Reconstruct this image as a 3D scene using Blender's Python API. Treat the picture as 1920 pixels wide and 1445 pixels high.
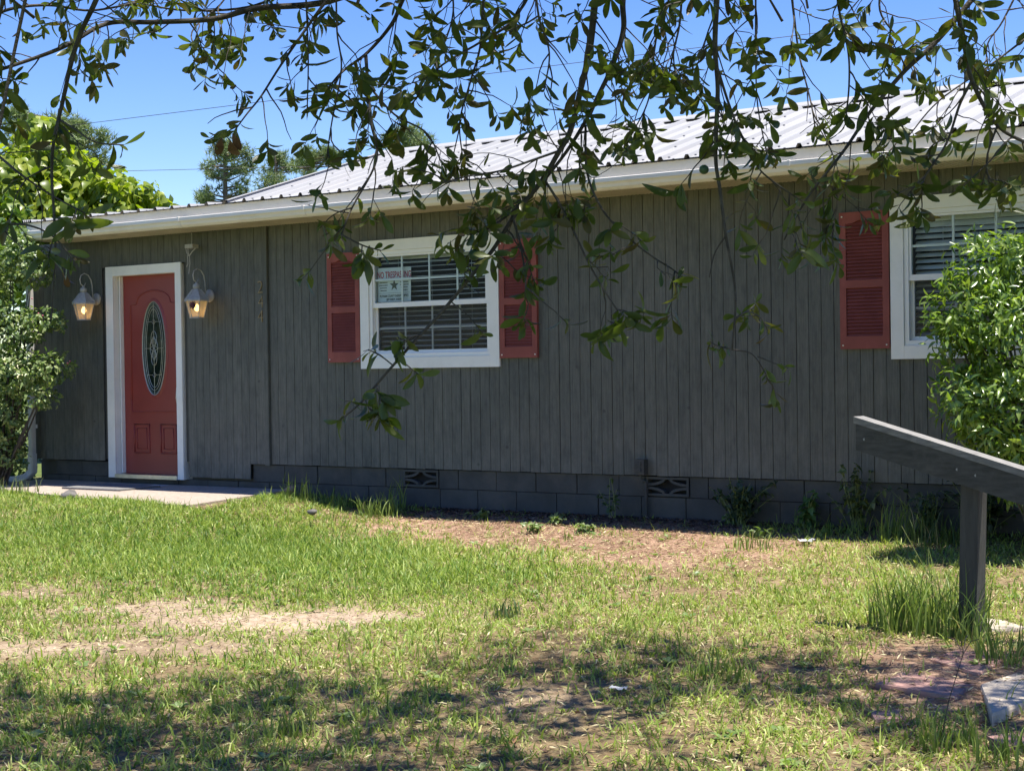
import bpy, math, random
import numpy as np
from mathutils import Vector, Matrix

for o in list(bpy.data.objects): bpy.data.objects.remove(o)
S = bpy.context.scene
COL = S.collection
R = math.radians
rng = np.random.default_rng(7)
random.seed(7)

# ------------------------------------------------------------------ camera
FPX = 2900.0
YAW, PITCH, ROLL = R(33.5294), R(-0.5621), R(0.8087)
CAM = np.array([0.0, -11.063, 1.25])
_f = np.array([-math.sin(YAW)*math.cos(PITCH), math.cos(YAW)*math.cos(PITCH), math.sin(PITCH)])
_r = np.array([math.cos(YAW), math.sin(YAW), 0.0])
_u = np.cross(_r, _f)
AR = math.cos(ROLL)*_r - math.sin(ROLL)*_u
AU = math.sin(ROLL)*_r + math.cos(ROLL)*_u
AF = _f
cd = bpy.data.cameras.new('camera')
cd.sensor_width = 36.0
cd.lens = FPX/1920*36.0
cd.clip_start = 0.05
cd.clip_end = 2000
cam = bpy.data.objects.new('camera', cd)
COL.objects.link(cam)
M = Matrix.Identity(4)
for i in range(3):
    M[i][0] = AR[i]; M[i][1] = AU[i]; M[i][2] = -AF[i]; M[i][3] = CAM[i]
cam.matrix_world = M
S.camera = cam
S.render.resolution_x = 1024
S.render.resolution_y = 770

# ------------------------------------------------------------------ sky, sun, exposure
SUN = Vector((0.23, 0.035, 0.97)).normalized()
SUN_EL = math.asin(SUN.z)
W = bpy.data.worlds.new('World')
S.world = W
W.use_nodes = True
wn = W.node_tree.nodes
wl = W.node_tree.links
wn.clear()
w_out = wn.new('ShaderNodeOutputWorld')
w_bg = wn.new('ShaderNodeBackground')
w_sky = wn.new('ShaderNodeTexSky')
w_sky.sky_type = 'NISHITA'
w_sky.sun_disc = False
w_sky.sun_elevation = SUN_EL
w_sky.sun_rotation = math.atan2(SUN.x, SUN.y)
w_sky.altitude = 0
w_sky.air_density = 1.0
w_sky.dust_density = 0.0
w_sky.ozone_density = 3.0
w_hsv = wn.new('ShaderNodeHueSaturation')
w_hsv.inputs['Saturation'].default_value = 1.3
w_hsv.inputs['Hue'].default_value = 0.52
w_bg.inputs['Strength'].default_value = 0.102
wl.new(w_sky.outputs[0], w_hsv.inputs['Color'])
wl.new(w_hsv.outputs[0], w_bg.inputs['Color'])
wl.new(w_bg.outputs[0], w_out.inputs['Surface'])
sd = bpy.data.lights.new('sun', 'SUN')
sd.energy = 5.0
sd.angle = R(0.53)
sd.color = (1.0, 0.955, 0.88)
sun = bpy.data.objects.new('sun', sd)
COL.objects.link(sun)
sun.rotation_euler = SUN.to_track_quat('Z', 'Y').to_euler()
sun.location = (0, 0, 20)
S.view_settings.view_transform = 'Standard'
S.view_settings.look = 'None'
S.view_settings.exposure = 1.0
S.view_settings.gamma = 1.0
S.view_settings.use_curve_mapping = False
S.render.engine = 'CYCLES'
S.cycles.max_bounces = 8
S.cycles.transparent_max_bounces = 12

# ------------------------------------------------------------------ where a ray through a picture point meets the world
def ray(px, py):
    return AF + (px-960)/FPX*AR - (py-722.5)/FPX*AU
def atZ(px, py, Z):
    return CAM + ray(px, py)*Z
def atY(px, py, y=0.0):
    d = ray(px, py)
    return CAM + d*((y-CAM[1])/d[1])
def proj(P):
    v = np.asarray(P) - CAM
    z = v @ AF
    return np.stack([960+FPX*(v@AR)/z, 722.5-FPX*(v@AU)/z, z], -1)

def smooth(t):
    t = np.clip(t, 0, 1); return t*t*(3-2*t)
def ground_z(x, y):
    x = np.asarray(x, float); y = np.asarray(y, float)
    base = 0.03 + 0.085*smooth((-8.3-x)/1.7)
    fall = -0.034*np.clip(-y, 0, 9)
    bump = 0.012*np.sin(x*1.7+y*0.8)+0.010*np.sin(x*0.9-y*2.1+1.3)+0.006*np.sin(4.1*x+3.3*y)
    rise = .085*smooth((-8.4-x)/1.0)*smooth((3.9+y)/1.9)*smooth(-y/.9)
    z = base*smooth(1-np.clip(-y, 0, 9)/9) + rise + fall + bump*smooth(-y/1.5)
    under = (x < -9.42-.2*y*0) & (y > -1.72+np.clip(-9.5-x, 0, 5)*.16)
    return np.where(under, np.minimum(z, .128), z)
def atG(px, py):
    d = ray(px, py); z = 0.0
    for i in range(12):
        P = CAM + d*((z-CAM[2])/d[2]); z = float(ground_z(P[0], P[1]))
    return P

# ------------------------------------------------------------------ materials
def lnk(nt, a, b): nt.links.new(a, b)
def newmat(name):
    m = bpy.data.materials.new(name); m.use_nodes = True
    nt = m.node_tree; b = nt.nodes['Principled BSDF']
    return m, nt, b
def ramp(nt, fac, stops):
    r = nt.nodes.new('ShaderNodeValToRGB')
    e = r.color_ramp.elements
    while len(e) > 1: e.remove(e[-1])
    e[0].position = stops[0][0]; e[0].color = (*stops[0][1], 1)
    for p, c in stops[1:]:
        k = e.new(p); k.color = (*c, 1)
    lnk(nt, fac, r.inputs['Fac'])
    return r.outputs['Color']
def noise(nt, scale, detail=4, rough=.6, vec=None, stretch=None, coord='Object', dist=0.0):
    tc = nt.nodes.new('ShaderNodeTexCoord')
    n = nt.nodes.new('ShaderNodeTexNoise')
    n.inputs['Scale'].default_value = scale; n.inputs['Detail'].default_value = detail
    n.inputs['Roughness'].default_value = rough; n.inputs['Distortion'].default_value = dist
    if coord == 'World':
        g = nt.nodes.new('ShaderNodeNewGeometry'); src = g.outputs['Position']
    else: src = tc.outputs[coord]
    if stretch:
        mp = nt.nodes.new('ShaderNodeMapping'); mp.inputs['Scale'].default_value = stretch
        lnk(nt, src, mp.inputs['Vector']); src = mp.outputs[0]
    lnk(nt, src, n.inputs['Vector'])
    return n.outputs['Fac']
def mixc(nt, fac, a, b, mode='MIX'):
    m = nt.nodes.new('ShaderNodeMix'); m.data_type = 'RGBA'; m.blend_type = mode
    if isinstance(fac, (int, float)): m.inputs['Factor'].default_value = fac
    else: lnk(nt, fac, m.inputs['Factor'])
    for s, v in (('A', a), ('B', b)):
        sock = [i for i in m.inputs if i.name == s and i.type == 'RGBA'][0]
        if isinstance(v, tuple): sock.default_value = (*v, 1)
        else: lnk(nt, v, sock)
    return [o for o in m.outputs if o.type == 'RGBA'][0]
def bump(nt, b, fac, strength=.3, dist=.01):
    k = nt.nodes.new('ShaderNodeBump'); k.inputs['Strength'].default_value = strength
    k.inputs['Distance'].default_value = dist
    lnk(nt, fac, k.inputs['Height']); lnk(nt, k.outputs[0], b.inputs['Normal'])
def simple(name, c, rough=.5, var=.12, scale=6, metal=0, bs=.15, bd=.004, dirt=None, coord='World', stretch=None):
    m, nt, b = newmat(name)
    n = noise(nt, scale, 5, .6, coord=coord, stretch=stretch)
    lo = tuple(v*(1-var) for v in c); hi = tuple(min(1, v*(1+var)) for v in c)
    col = ramp(nt, n, [(.3, lo), (.7, hi)])
    if dirt:
        n2 = noise(nt, dirt[1], 6, .7, coord=coord)
        f = ramp(nt, n2, [(.5, (0, 0, 0)), (.75, (dirt[2],)*3)])
        col = mixc(nt, f, col, dirt[0])
    lnk(nt, col, b.inputs['Base Color'])
    b.inputs['Roughness'].default_value = rough; b.inputs['Metallic'].default_value = metal
    if bs: bump(nt, b, noise(nt, scale*6, 4, coord=coord), bs, bd)
    return m

def plank_mat():
    m, nt, b = newmat('grey_siding_paint')
    oi = nt.nodes.new('ShaderNodeObjectInfo')
    grain = noise(nt, 3.0, 6, .7, coord='World', stretch=(34, 34, 1.1), dist=.3)
    big = noise(nt, .9, 4, .6, coord='World', stretch=(1, 1, .6))
    c = ramp(nt, grain, [(.24, (.071, .072, .060)), (.5, (.107, .108, .091)), (.78, (.156, .157, .135))])
    c2 = ramp(nt, big, [(.3, (.80, .82, .82)), (.7, (1.14, 1.12, 1.10))])
    c = mixc(nt, 1.0, c, c2, 'MULTIPLY')
    blot = noise(nt, 11.0, 5, .7, coord='World', stretch=(1.6, 1, .55))
    c3 = ramp(nt, blot, [(.32, (.74, .75, .75)), (.5, (1, 1, 1)), (.72, (1.2, 1.19, 1.17))])
    c = mixc(nt, 1.0, c, c3, 'MULTIPLY')
    pr = ramp(nt, oi.outputs['Random'], [(0, (.93, .935, .94)), (1, (1.06, 1.055, 1.05))])
    c = mixc(nt, 1.0, c, pr, 'MULTIPLY')
    # worn pale streaks where the paint has chalked
    st = noise(nt, 2.0, 5, .75, coord='World', stretch=(60, 60, 1.6))
    lowmask = noise(nt, .7, 3, .6, coord='World')
    wf = ramp(nt, st, [(.6, (0, 0, 0)), (.8, (.5, .5, .5))])
    wm = ramp(nt, lowmask, [(.42, (0, 0, 0)), (.62, (1, 1, 1))])
    wf = mixc(nt, 1.0, wf, wm, 'MULTIPLY')
    c = mixc(nt, wf, c, (.24, .235, .215))
    rust = noise(nt, 1.3, 3, .6, coord='World', stretch=(1.6, 1, .8))
    rf = ramp(nt, rust, [(.58, (0, 0, 0)), (.75, (.22, .22, .22))])
    c = mixc(nt, rf, c, (.15, .12, .09))
    # soil splashed up on the lowest boards, and small knots and nail rust
    sep = nt.nodes.new('ShaderNodeSeparateXYZ'); gp = nt.nodes.new('ShaderNodeNewGeometry'); lnk(nt, gp.outputs['Position'], sep.inputs[0])
    zr_ = nt.nodes.new('ShaderNodeMapRange'); zr_.inputs['From Min'].default_value = .95; zr_.inputs['From Max'].default_value = .36
    lnk(nt, sep.outputs['Z'], zr_.inputs['Value'])
    sp = noise(nt, 5.0, 6, .75, coord='World', stretch=(1.2, 1, .7))
    sf = ramp(nt, sp, [(.42, (0, 0, 0)), (.72, (.55, .55, .55))])
    sf = mixc(nt, 1.0, sf, zr_.outputs['Result'], 'MULTIPLY')
    c = mixc(nt, sf, c, (.235, .215, .175))
    vo = nt.nodes.new('ShaderNodeTexVoronoi'); vo.inputs['Scale'].default_value = 3.2; gp2 = nt.nodes.new('ShaderNodeNewGeometry')
    lnk(nt, gp2.outputs['Position'], vo.inputs['Vector'])
    kf = ramp(nt, vo.outputs['Distance'], [(.0, (.75, .75, .75)), (.035, (.6, .6, .6)), (.06, (0, 0, 0))])
    c = mixc(nt, kf, c, (.045, .042, .036))
    lnk(nt, c, b.inputs['Base Color'])
    b.inputs['Roughness'].default_value = .66
    bump(nt, b, grain, .6, .005)
    return m
def leaf_mat(name, cols, trans=.35, rough=.35, tcol=None, attr=None, spec=.5, spots=None):
    m, nt, b = newmat(name)
    out = nt.nodes['Material Output']
    if attr:
        a = nt.nodes.new('ShaderNodeAttribute'); a.attribute_name = attr
        c = a.outputs['Color']
        oi = None
    else:
        oi = nt.nodes.new('ShaderNodeObjectInfo')
        c = ramp(nt, oi.outputs['Random'], cols)
    if spots:
        n = noise(nt, spots[1], 3, .6, coord='World')
        f = ramp(nt, n, [(.62, (0, 0, 0)), (.7, (spots[2],)*3)])
        c = mixc(nt, f, c, spots[0])
    lnk(nt, c, b.inputs['Base Color'])
    b.inputs['Roughness'].default_value = rough
    b.inputs['Specular IOR Level'].default_value = spec
    tr = nt.nodes.new('ShaderNodeBsdfTranslucent')
    tc = mixc(nt, 1.0, c, tcol or (1.25, 1.5, .5), 'MULTIPLY')
    lnk(nt, tc, tr.inputs['Color'])
    mx = nt.nodes.new('ShaderNodeMixShader'); mx.inputs[0].default_value = trans
    lnk(nt, b.outputs[0], mx.inputs[1]); lnk(nt, tr.outputs[0], mx.inputs[2])
    lnk(nt, mx.outputs[0], out.inputs['Surface'])
    return m

MAT = {}
MAT['siding'] = plank_mat()
MAT['siding_back'] = simple('dark_groove_paint', (.085, .086, .075), .8)
MAT['block'] = simple('grey_block_paint', (.066, .066, .058), .8, .3, 3.5, bs=.5, bd=.006, dirt=((.13, .11, .085), 3.0, .6))
MAT['white'] = simple('white_trim_paint', (.86, .84, .78), .45, .05, 3, bs=.1, bd=.002, dirt=((.5, .48, .42), 3.5, .25))
MAT['vinyl'] = simple('white_vinyl', (.85, .835, .79), .35, .03, 4, bs=0)
MAT['fascia'] = simple('fascia_paint', (.66, .625, .56), .45, .06, 2, bs=.05, dirt=((.45, .40, .33), 2.2, .3))
MAT['gutter'] = simple('gutter_enamel', (.80, .76, .68), .5, .05, 2.5, bs=.04, dirt=((.52, .45, .34), 3.0, .35), stretch=(1, 1, 6))
MAT['soffit'] = simple('soffit_cream', (.62, .56, .46), .6, .1, 4, bs=.2, dirt=((.3, .26, .2), 5.0, .4))
MAT['tin'] = simple('painted_roof_tin', (.32, .318, .312), .6, .08, .8, bs=.04, dirt=((.40, .36, .33), 1.2, .35), stretch=(3, .6, 1))
MAT['tin_dark'] = simple('roof_edge_underside', (.16, .15, .14), .7)
MAT['screw'] = simple('roof_screw', (.33, .32, .31), .5, bs=0)
MAT['red'] = simple('brick_red_shutter', (.255, .058, .042), .65, .14, 5, bs=.15, bd=.002, dirt=((.38, .12, .10), 5.0, .35))
MAT['red_door'] = simple('red_door_paint', (.265, .042, .033), .42, .08, 2.5, bs=.05, bd=.001)
MAT['dark'] = simple('room_shade_black', (.02, .02, .022), .9, bs=0)  # near-black: darkness of unlit rooms and vent openings put into the colour
MAT['slat'] = simple('blind_slat', (.74, .74, .70), .5, .08, 8, bs=0)
MAT['came'] = simple('lead_came', (.42, .43, .40), .35, .2, 30, metal=.6, bs=0)
MAT['steel'] = simple('brushed_steel', (.6, .58, .54), .3, .1, 20, metal=.9, bs=0)
MAT['brass'] = simple('aged_brass', (.30, .22, .11), .45, .35, 30, metal=.3, bs=.1)
MAT['lampmetal'] = simple('faded_lamp_paint', (.40, .38, .34), .55, .18, 40, bs=.2, bd=.001, dirt=((.3, .28, .25), 30, .4))
MAT['sign'] = simple('sign_board', (.70, .74, .72), .5, .05, 8, bs=0)
MAT['sign_red'] = simple('sign_red_ink', (.45, .03, .05), .5, bs=0)
MAT['sign_ink'] = simple('sign_dark_ink', (.06, .07, .045), .5, bs=0)
MAT['concrete'] = simple('patio_concrete', (.36, .295, .235), .85, .25, 30, bs=.6, bd=.006, dirt=((.27, .22, .17), 3.0, .5))
MAT['mat'] = simple('grey_doormat', (.17, .165, .16), .95, .3, 40, bs=.6, bd=.006, dirt=((.3, .26, .22), 9, .5))
MAT['paver_red'] = simple('red_paver', (.35, .20, .16), .85, .2, 22, bs=.6, bd=.004, dirt=((.36, .29, .2), 7, .75))
MAT['paver_grey'] = simple('grey_paver', (.46, .39, .30), .85, .18, 20, bs=.6, bd=.004, dirt=((.3, .25, .2), 7, .5))
MAT['wood'] = simple('grey_weathered_wood', (.058, .057, .050), .75, .35, 3.0, bs=.6, bd=.004, stretch=(14, 14, 1.4), dirt=((.05, .045, .04), 5, .5))
MAT['wood_board'] = simple('grey_rail_board', (.062, .060, .052), .75, .4, 3.0, bs=.7, bd=.005, stretch=(1.6, 16, 16), dirt=((.12, .115, .10), 7, .6))
MAT['wood_cap'] = simple('worn_grey_cap_wood', (.22, .21, .19), .75, .35, 3.0, bs=.6, bd=.004, stretch=(2.0, 20, 20), dirt=((.09, .085, .08), 6, .6))
MAT['bark'] = simple('tree_bark', (.075, .063, .052), .9, .45, 18, bs=.8, bd=.006, dirt=((.19, .18, .16), 12, .6))
MAT['pinebark'] = simple('pine_bark', (.16, .12, .09), .9, .3, 6, bs=.6)
MAT['pipe'] = simple('downspout_paint', (.62, .60, .56), .5, .08, 6, bs=.05, dirt=((.36, .31, .25), 5, .5))
MAT['paper'] = simple('litter_paper', (.5, .5, .48), .7, .05, 20, bs=0)
MAT['wire'] = simple('black_cable', (.03, .03, .03), .6, bs=0)
MAT['fruit'] = simple('green_fruit', (.05, .10, .045), .4, .25, 60, bs=.2)
MAT['dryleaf'] = simple('dry_brown_leaf', (.125, .065, .035), .6, .4, 40, bs=.3)
MAT['rock'] = simple('grey_stone', (.13, .12, .11), .85, .3, 12, bs=.7)
MAT['mulch'] = leaf_mat('leaf_litter', None, .1, .8, tcol=(1, 1, 1), attr='Col', spec=.2)
MAT['grass'] = leaf_mat('grass_blades', None, .38, .5, tcol=(1.05, 1.1, .6), attr='Col', spec=.4)
MAT['oakleaf'] = leaf_mat('oak_leaf', [(0, (.055, .082, .018)), (.5, (.082, .112, .028)), (.88, (.12, .145, .036)), (1, (.09, .06, .026))],
                          .46, .38, tcol=(1.4, 1.6, .45), spots=((.10, .08, .03), 45, .35))
MAT['oakstuff'] = leaf_mat('oak_leaf_mass', None, .46, .38, tcol=(1.4, 1.6, .45), attr='Col')
MAT['shrubleaf'] = leaf_mat('glossy_shrub_leaf', [(0, (.10, .17, .03)), (.6, (.18, .27, .05)), (1, (.30, .38, .10))], .38, .26, tcol=(1.3, 1.45, .4), spec=.7)
MAT['shrubstuff'] = leaf_mat('glossy_shrub_mass', None, .38, .26, tcol=(1.3, 1.45, .4), attr='Col', spec=.7)
MAT['myrtleleaf'] = leaf_mat('small_round_leaf', [(0, (.09, .15, .04)), (.6, (.19, .26, .08)), (1, (.36, .40, .18))], .28, .35, attr=None)
MAT['myrtlestuff'] = leaf_mat('small_leaf_mass', None, .28, .35, attr='Col')
MAT['limeleaf'] = leaf_mat('lime_broad_leaf', [(0, (.14, .20, .02)), (.5, (.25, .31, .03)), (1, (.38, .42, .06))], .5, .35, tcol=(1.25, 1.35, .35))
MAT['limestuff'] = leaf_mat('lime_leaf_mass', None, .5, .35, tcol=(1.25, 1.35, .35), attr='Col')
MAT['needles'] = leaf_mat('pine_needles', None, .25, .5, tcol=(1.1, 1.2, .7), attr='Col')
MAT['weed'] = leaf_mat('weed_leaf', None, .3, .4, attr='Col')
MAT['hedgeleaf'] = leaf_mat('hedge_leaf', [(0, (.05, .10, .02)), (.6, (.09, .15, .03)), (1, (.14, .2, .05))], .3, .4)
MAT['flower'] = simple('pink_blossom', (.55, .14, .2), .6, bs=0)

def ground_mat():
    m, nt, b = newmat('lawn_soil')
    n1 = noise(nt, 1.1, 6, .65, coord='World')
    n2 = noise(nt, 14, 6, .7, coord='World')
    n3 = noise(nt, 130, 5, .75, coord='World')
    at_ = nt.nodes.new('ShaderNodeAttribute'); at_.attribute_name = 'Col'
    c = mixc(nt, 1, at_.outputs['Color'], ramp(nt, n1, [(.3, (.78, .76, .74)), (.5, (1, 1, 1)), (.7, (1.18, 1.2, 1.22))]), 'MULTIPLY')
    c2 = ramp(nt, n2, [(.3, (.62, .56, .5)), (.55, (1, 1, 1)), (.8, (1.15, 1.12, 1.05))])
    c = mixc(nt, 1, c, c2, 'MULTIPLY')
    c3 = ramp(nt, n3, [(.36, (.42, .37, .32)), (.52, (.95, .93, .9)), (.7, (1.2, 1.17, 1.1))])
    c = mixc(nt, .7, c, c3, 'MULTIPLY')
    # rough grass takes over beyond the front yard
    gp = nt.nodes.new('ShaderNodeNewGeometry'); sx_ = nt.nodes.new('ShaderNodeSeparateXYZ'); lnk(nt, gp.outputs['Position'], sx_.inputs[0])
    def past(sock, a, d):
        mr = nt.nodes.new('ShaderNodeMapRange'); mr.inputs['From Min'].default_value = a; mr.inputs['From Max'].default_value = d
        lnk(nt, sock, mr.inputs['Value']); return mr.outputs['Result']
    mxn = nt.nodes.new('ShaderNodeMath'); mxn.operation = 'MAXIMUM'
    lnk(nt, past(sx_.outputs['Y'], -7.8, -9.0), mxn.inputs[0]); lnk(nt, past(sx_.outputs['X'], .5, 2.0), mxn.inputs[1])
    mx2 = nt.nodes.new('ShaderNodeMath'); mx2.operation = 'MAXIMUM'
    lnk(nt, mxn.outputs[0], mx2.inputs[0]); lnk(nt, past(sx_.outputs['X'], -13.2, -14.5), mx2.inputs[1])
    gr = ramp(nt, noise(nt, 3.0, 5, .7, coord='World'), [(.3, (.06, .09, .02)), (.6, (.11, .14, .04)), (.8, (.2, .19, .08))])
    c = mixc(nt, mx2.outputs[0], c, gr)
    lnk(nt, c, b.inputs['Base Color']); b.inputs['Roughness'].default_value = .95
    b.inputs['Specular IOR Level'].default_value = .1
    bump(nt, b, n2, .8, .02)
    return m
MAT['ground'] = ground_mat()

def glass_mat(name, tint=(.9, .95, .93), refl=.09, film=0.0, filmc=(.3, .3, .31)):
    m, nt, b = newmat(name)
    out = nt.nodes['Material Output']
    t = nt.nodes.new('ShaderNodeBsdfTransparent'); t.inputs[0].default_value = (*tint, 1)
    g = nt.nodes.new('ShaderNodeBsdfGlossy'); g.inputs['Roughness'].default_value = .02
    n = noise(nt, 1.6, 2, .5, coord='World'); k = nt.nodes.new('ShaderNodeBump')
    k.inputs['Strength'].default_value = .02; k.inputs['Distance'].default_value = .05
    lnk(nt, n, k.inputs['Height']); lnk(nt, k.outputs[0], g.inputs['Normal'])
    fr = nt.nodes.new('ShaderNodeFresnel'); fr.inputs['IOR'].default_value = 1.22
    mx = nt.nodes.new('ShaderNodeMixShader')
    lnk(nt, fr.outputs[0], mx.inputs[0]); lnk(nt, t.outputs[0], mx.inputs[1]); lnk(nt, g.outputs[0], mx.inputs[2])
    last = mx.outputs[0]
    if film:
        d = nt.nodes.new('ShaderNodeBsdfDiffuse'); d.inputs[0].default_value = (*filmc, 1)
        m2 = nt.nodes.new('ShaderNodeMixShader'); m2.inputs[0].default_value = film
        lnk(nt, last, m2.inputs[1]); lnk(nt, d.outputs[0], m2.inputs[2]); last = m2.outputs[0]
    lnk(nt, last, out.inputs['Surface'])
    return m
MAT['glass'] = glass_mat('window_glass')
MAT['screenglass'] = glass_mat('screened_glass', (.66, .68, .70), .06, .10, (.22, .225, .235))
MAT['lampglass'] = glass_mat('frosted_lamp_glass', (.95, .86, .7), .05, .42, (.80, .72, .58))
def emis(name, c, s):
    m, nt, b = newmat(name)
    b.inputs['Emission Color'].default_value = (*c, 1); b.inputs['Emission Strength'].default_value = s
    b.inputs['Base Color'].default_value = (*c, 1)
    return m
MAT['bulb'] = emis('lit_bulb', (1.0, .66, .25), 3.2)
def oval_mat():
    m, nt, b = newmat('dark_leaded_glass')
    n = noise(nt, 9, 3, .6, coord='World')
    c = ramp(nt, n, [(.35, (.004, .010, .009)), (.55, (.012, .024, .02)), (.75, (.035, .05, .045))])
    lnk(nt, c, b.inputs['Base Color']); b.inputs['Roughness'].default_value = .12
    b.inputs['Specular IOR Level'].default_value = .35
    bump(nt, b, noise(nt, 25, 3, coord='World'), .25, .004)
    return m
MAT['oval'] = oval_mat()
MAT['ovalrim'] = simple('clear_bevel_glass', (.055, .075, .065), .3, .5, 60, bs=.4, bd=.003)

# ------------------------------------------------------------------ mesh building
class MB:
    def __init__(s): s.v = []; s.f = []
    def add(s, vs, fs):
        b = len(s.v); s.v += [tuple(map(float, p)) for p in vs]; s.f += [tuple(b+i for i in f) for f in fs]
    def box(s, x0, x1, y0, y1, z0, z1, ch=0.0):
        if ch <= 0:
            vs = [(x, y, z) for z in (z0, z1) for y in (y0, y1) for x in (x0, x1)]
            s.add(vs, [(0, 2, 3, 1), (4, 5, 7, 6), (0, 1, 5, 4), (2, 6, 7, 3), (0, 4, 6, 2), (1, 3, 7, 5)])
        else:   # chamfered along the vertical front edges
            prof = [(x0, y1), (x0, y0+ch), (x0+ch, y0), (x1-ch, y0), (x1, y0+ch), (x1, y1)]
            s.prism([(a, b) for a, b in prof], z0, z1)
    def prism(s, prof, z0, z1):
        n = len(prof)
        vs = [(a, b, z0) for a, b in prof]+[(a, b, z1) for a, b in prof]
        fs = [(i, (i+1) % n, n+(i+1) % n, n+i) for i in range(n)]+[tuple(range(n))[::-1], tuple(range(n, 2*n))]
        s.add(vs, fs)
    def tube(s, pts, rad, n=6, cap=True):
        pts = [np.asarray(p, float) for p in pts]
        if not hasattr(rad, '__len__'): rad = [rad]*len(pts)
        rings = []; prev = None
        for i, p in enumerate(pts):
            t = pts[min(i+1, len(pts)-1)]-pts[max(i-1, 0)]
            t = t/(np.linalg.norm(t)+1e-9)
            a = prev if prev is not None else (np.array([0, 0, 1.]) if abs(t[2]) < .9 else np.array([1., 0, 0]))
            a = a-t*(a@t); a /= np.linalg.norm(a)+1e-9; prev = a
            b = np.cross(t, a)
            rings.append([p+rad[i]*(math.cos(2*math.pi*k/n)*a+math.sin(2*math.pi*k/n)*b) for k in range(n)])
        vs = [v for r in rings for v in r]; fs = []
        for i in range(len(pts)-1):
            for k in range(n):
                fs.append((i*n+k, i*n+(k+1) % n, (i+1)*n+(k+1) % n, (i+1)*n+k))
        if cap: fs += [tuple(range(n))[::-1], tuple(range((len(pts)-1)*n, len(pts)*n))]
        s.add(vs, fs)
    def lathe(s, prof, c, n=16, axis='z'):
        vs = []; fs = []
        for r, h in prof:
            for k in range(n):
                a = 2*math.pi*k/n
                if axis == 'z': vs.append((c[0]+r*math.cos(a), c[1]+r*math.sin(a), c[2]+h))
                else: vs.append((c[0]+r*math.cos(a), c[1]+h, c[2]+r*math.sin(a)))
        for i in range(len(prof)-1):
            for k in range(n): fs.append((i*n+k, i*n+(k+1) % n, (i+1)*n+(k+1) % n, (i+1)*n+k))
        fs += [tuple(range(n))[::-1], tuple(range((len(prof)-1)*n, len(prof)*n))]
        s.add(vs, fs)
    def mesh(s, name, mat=None, sm=False):
        me = bpy.data.meshes.new(name); me.from_pydata(s.v, [], s.f); me.update()
        if mat: me.materials.append(MAT[mat])
        if sm: me.polygons.foreach_set('use_smooth', [True]*len(me.polygons))
        return me
    def build(s, name, mat, parent=None, sm=False, origin=None):
        return place(name, s.mesh(name, mat, sm), parent, origin)

def rel(loc, parent):
    # children keep world-space meshes: parents are unrotated Empties
    return loc
def place(name, me, parent=None, loc=None, rot=None, scale=None):
    o = bpy.data.objects.new(name, me); COL.objects.link(o)
    wl_ = Vector(loc) if loc is not None else Vector((0, 0, 0))
    if parent is not None:
        o.parent = parent
        wl_ = wl_ - WORLD.get(parent.name, Vector((0, 0, 0)))
    o.location = wl_
    WORLD[o.name] = (Vector(loc) if loc is not None else Vector((0, 0, 0)))
    if rot is not None:
        o.rotation_mode = 'QUATERNION'; o.rotation_quaternion = rot
    if scale is not None: o.scale = scale
    return o
WORLD = {}
def thing(name, label, cat, loc, group=None):
    o = bpy.data.objects.new(name, None); COL.objects.link(o)
    o.empty_display_size = .1
    o.location = loc; WORLD[o.name] = Vector(loc)
    o['label'] = label; o['category'] = cat
    if group: o['group'] = group
    return o
def tag(o, label, cat, group=None):
    o['label'] = label; o['category'] = cat
    if group: o['group'] = group
    return o
def struct(o): o['kind'] = 'structure'; return o
def stuff(o): o['kind'] = 'stuff'; return o

def np_mesh(name, V, Fq, mat, cols=None, tris=True, sm=True):
    """V (n,3), Fq (m,k) faces all of k corners, cols (n,3) point colours"""
    me = bpy.data.meshes.new(name)
    n, m, k = len(V), len(Fq), Fq.shape[1]
    me.vertices.add(n); me.vertices.foreach_set('co', np.ascontiguousarray(V, dtype=np.float32).ravel())
    me.loops.add(m*k); me.loops.foreach_set('vertex_index', np.ascontiguousarray(Fq, dtype=np.int32).ravel())
    me.polygons.add(m); me.polygons.foreach_set('loop_start', np.arange(0, m*k, k, dtype=np.int32))
    me.polygons.foreach_set('loop_total', np.full(m, k, dtype=np.int32))
    if sm: me.polygons.foreach_set('use_smooth', np.ones(m, dtype=bool))
    me.update(calc_edges=True)
    if cols is not None:
        a = me.color_attributes.new('Col', 'FLOAT_COLOR', 'POINT')
        c4 = np.ones((n, 4), np.float32); c4[:, :3] = cols
        a.data.foreach_set('color', c4.ravel())
    me.materials.append(MAT[mat])
    return me

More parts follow.
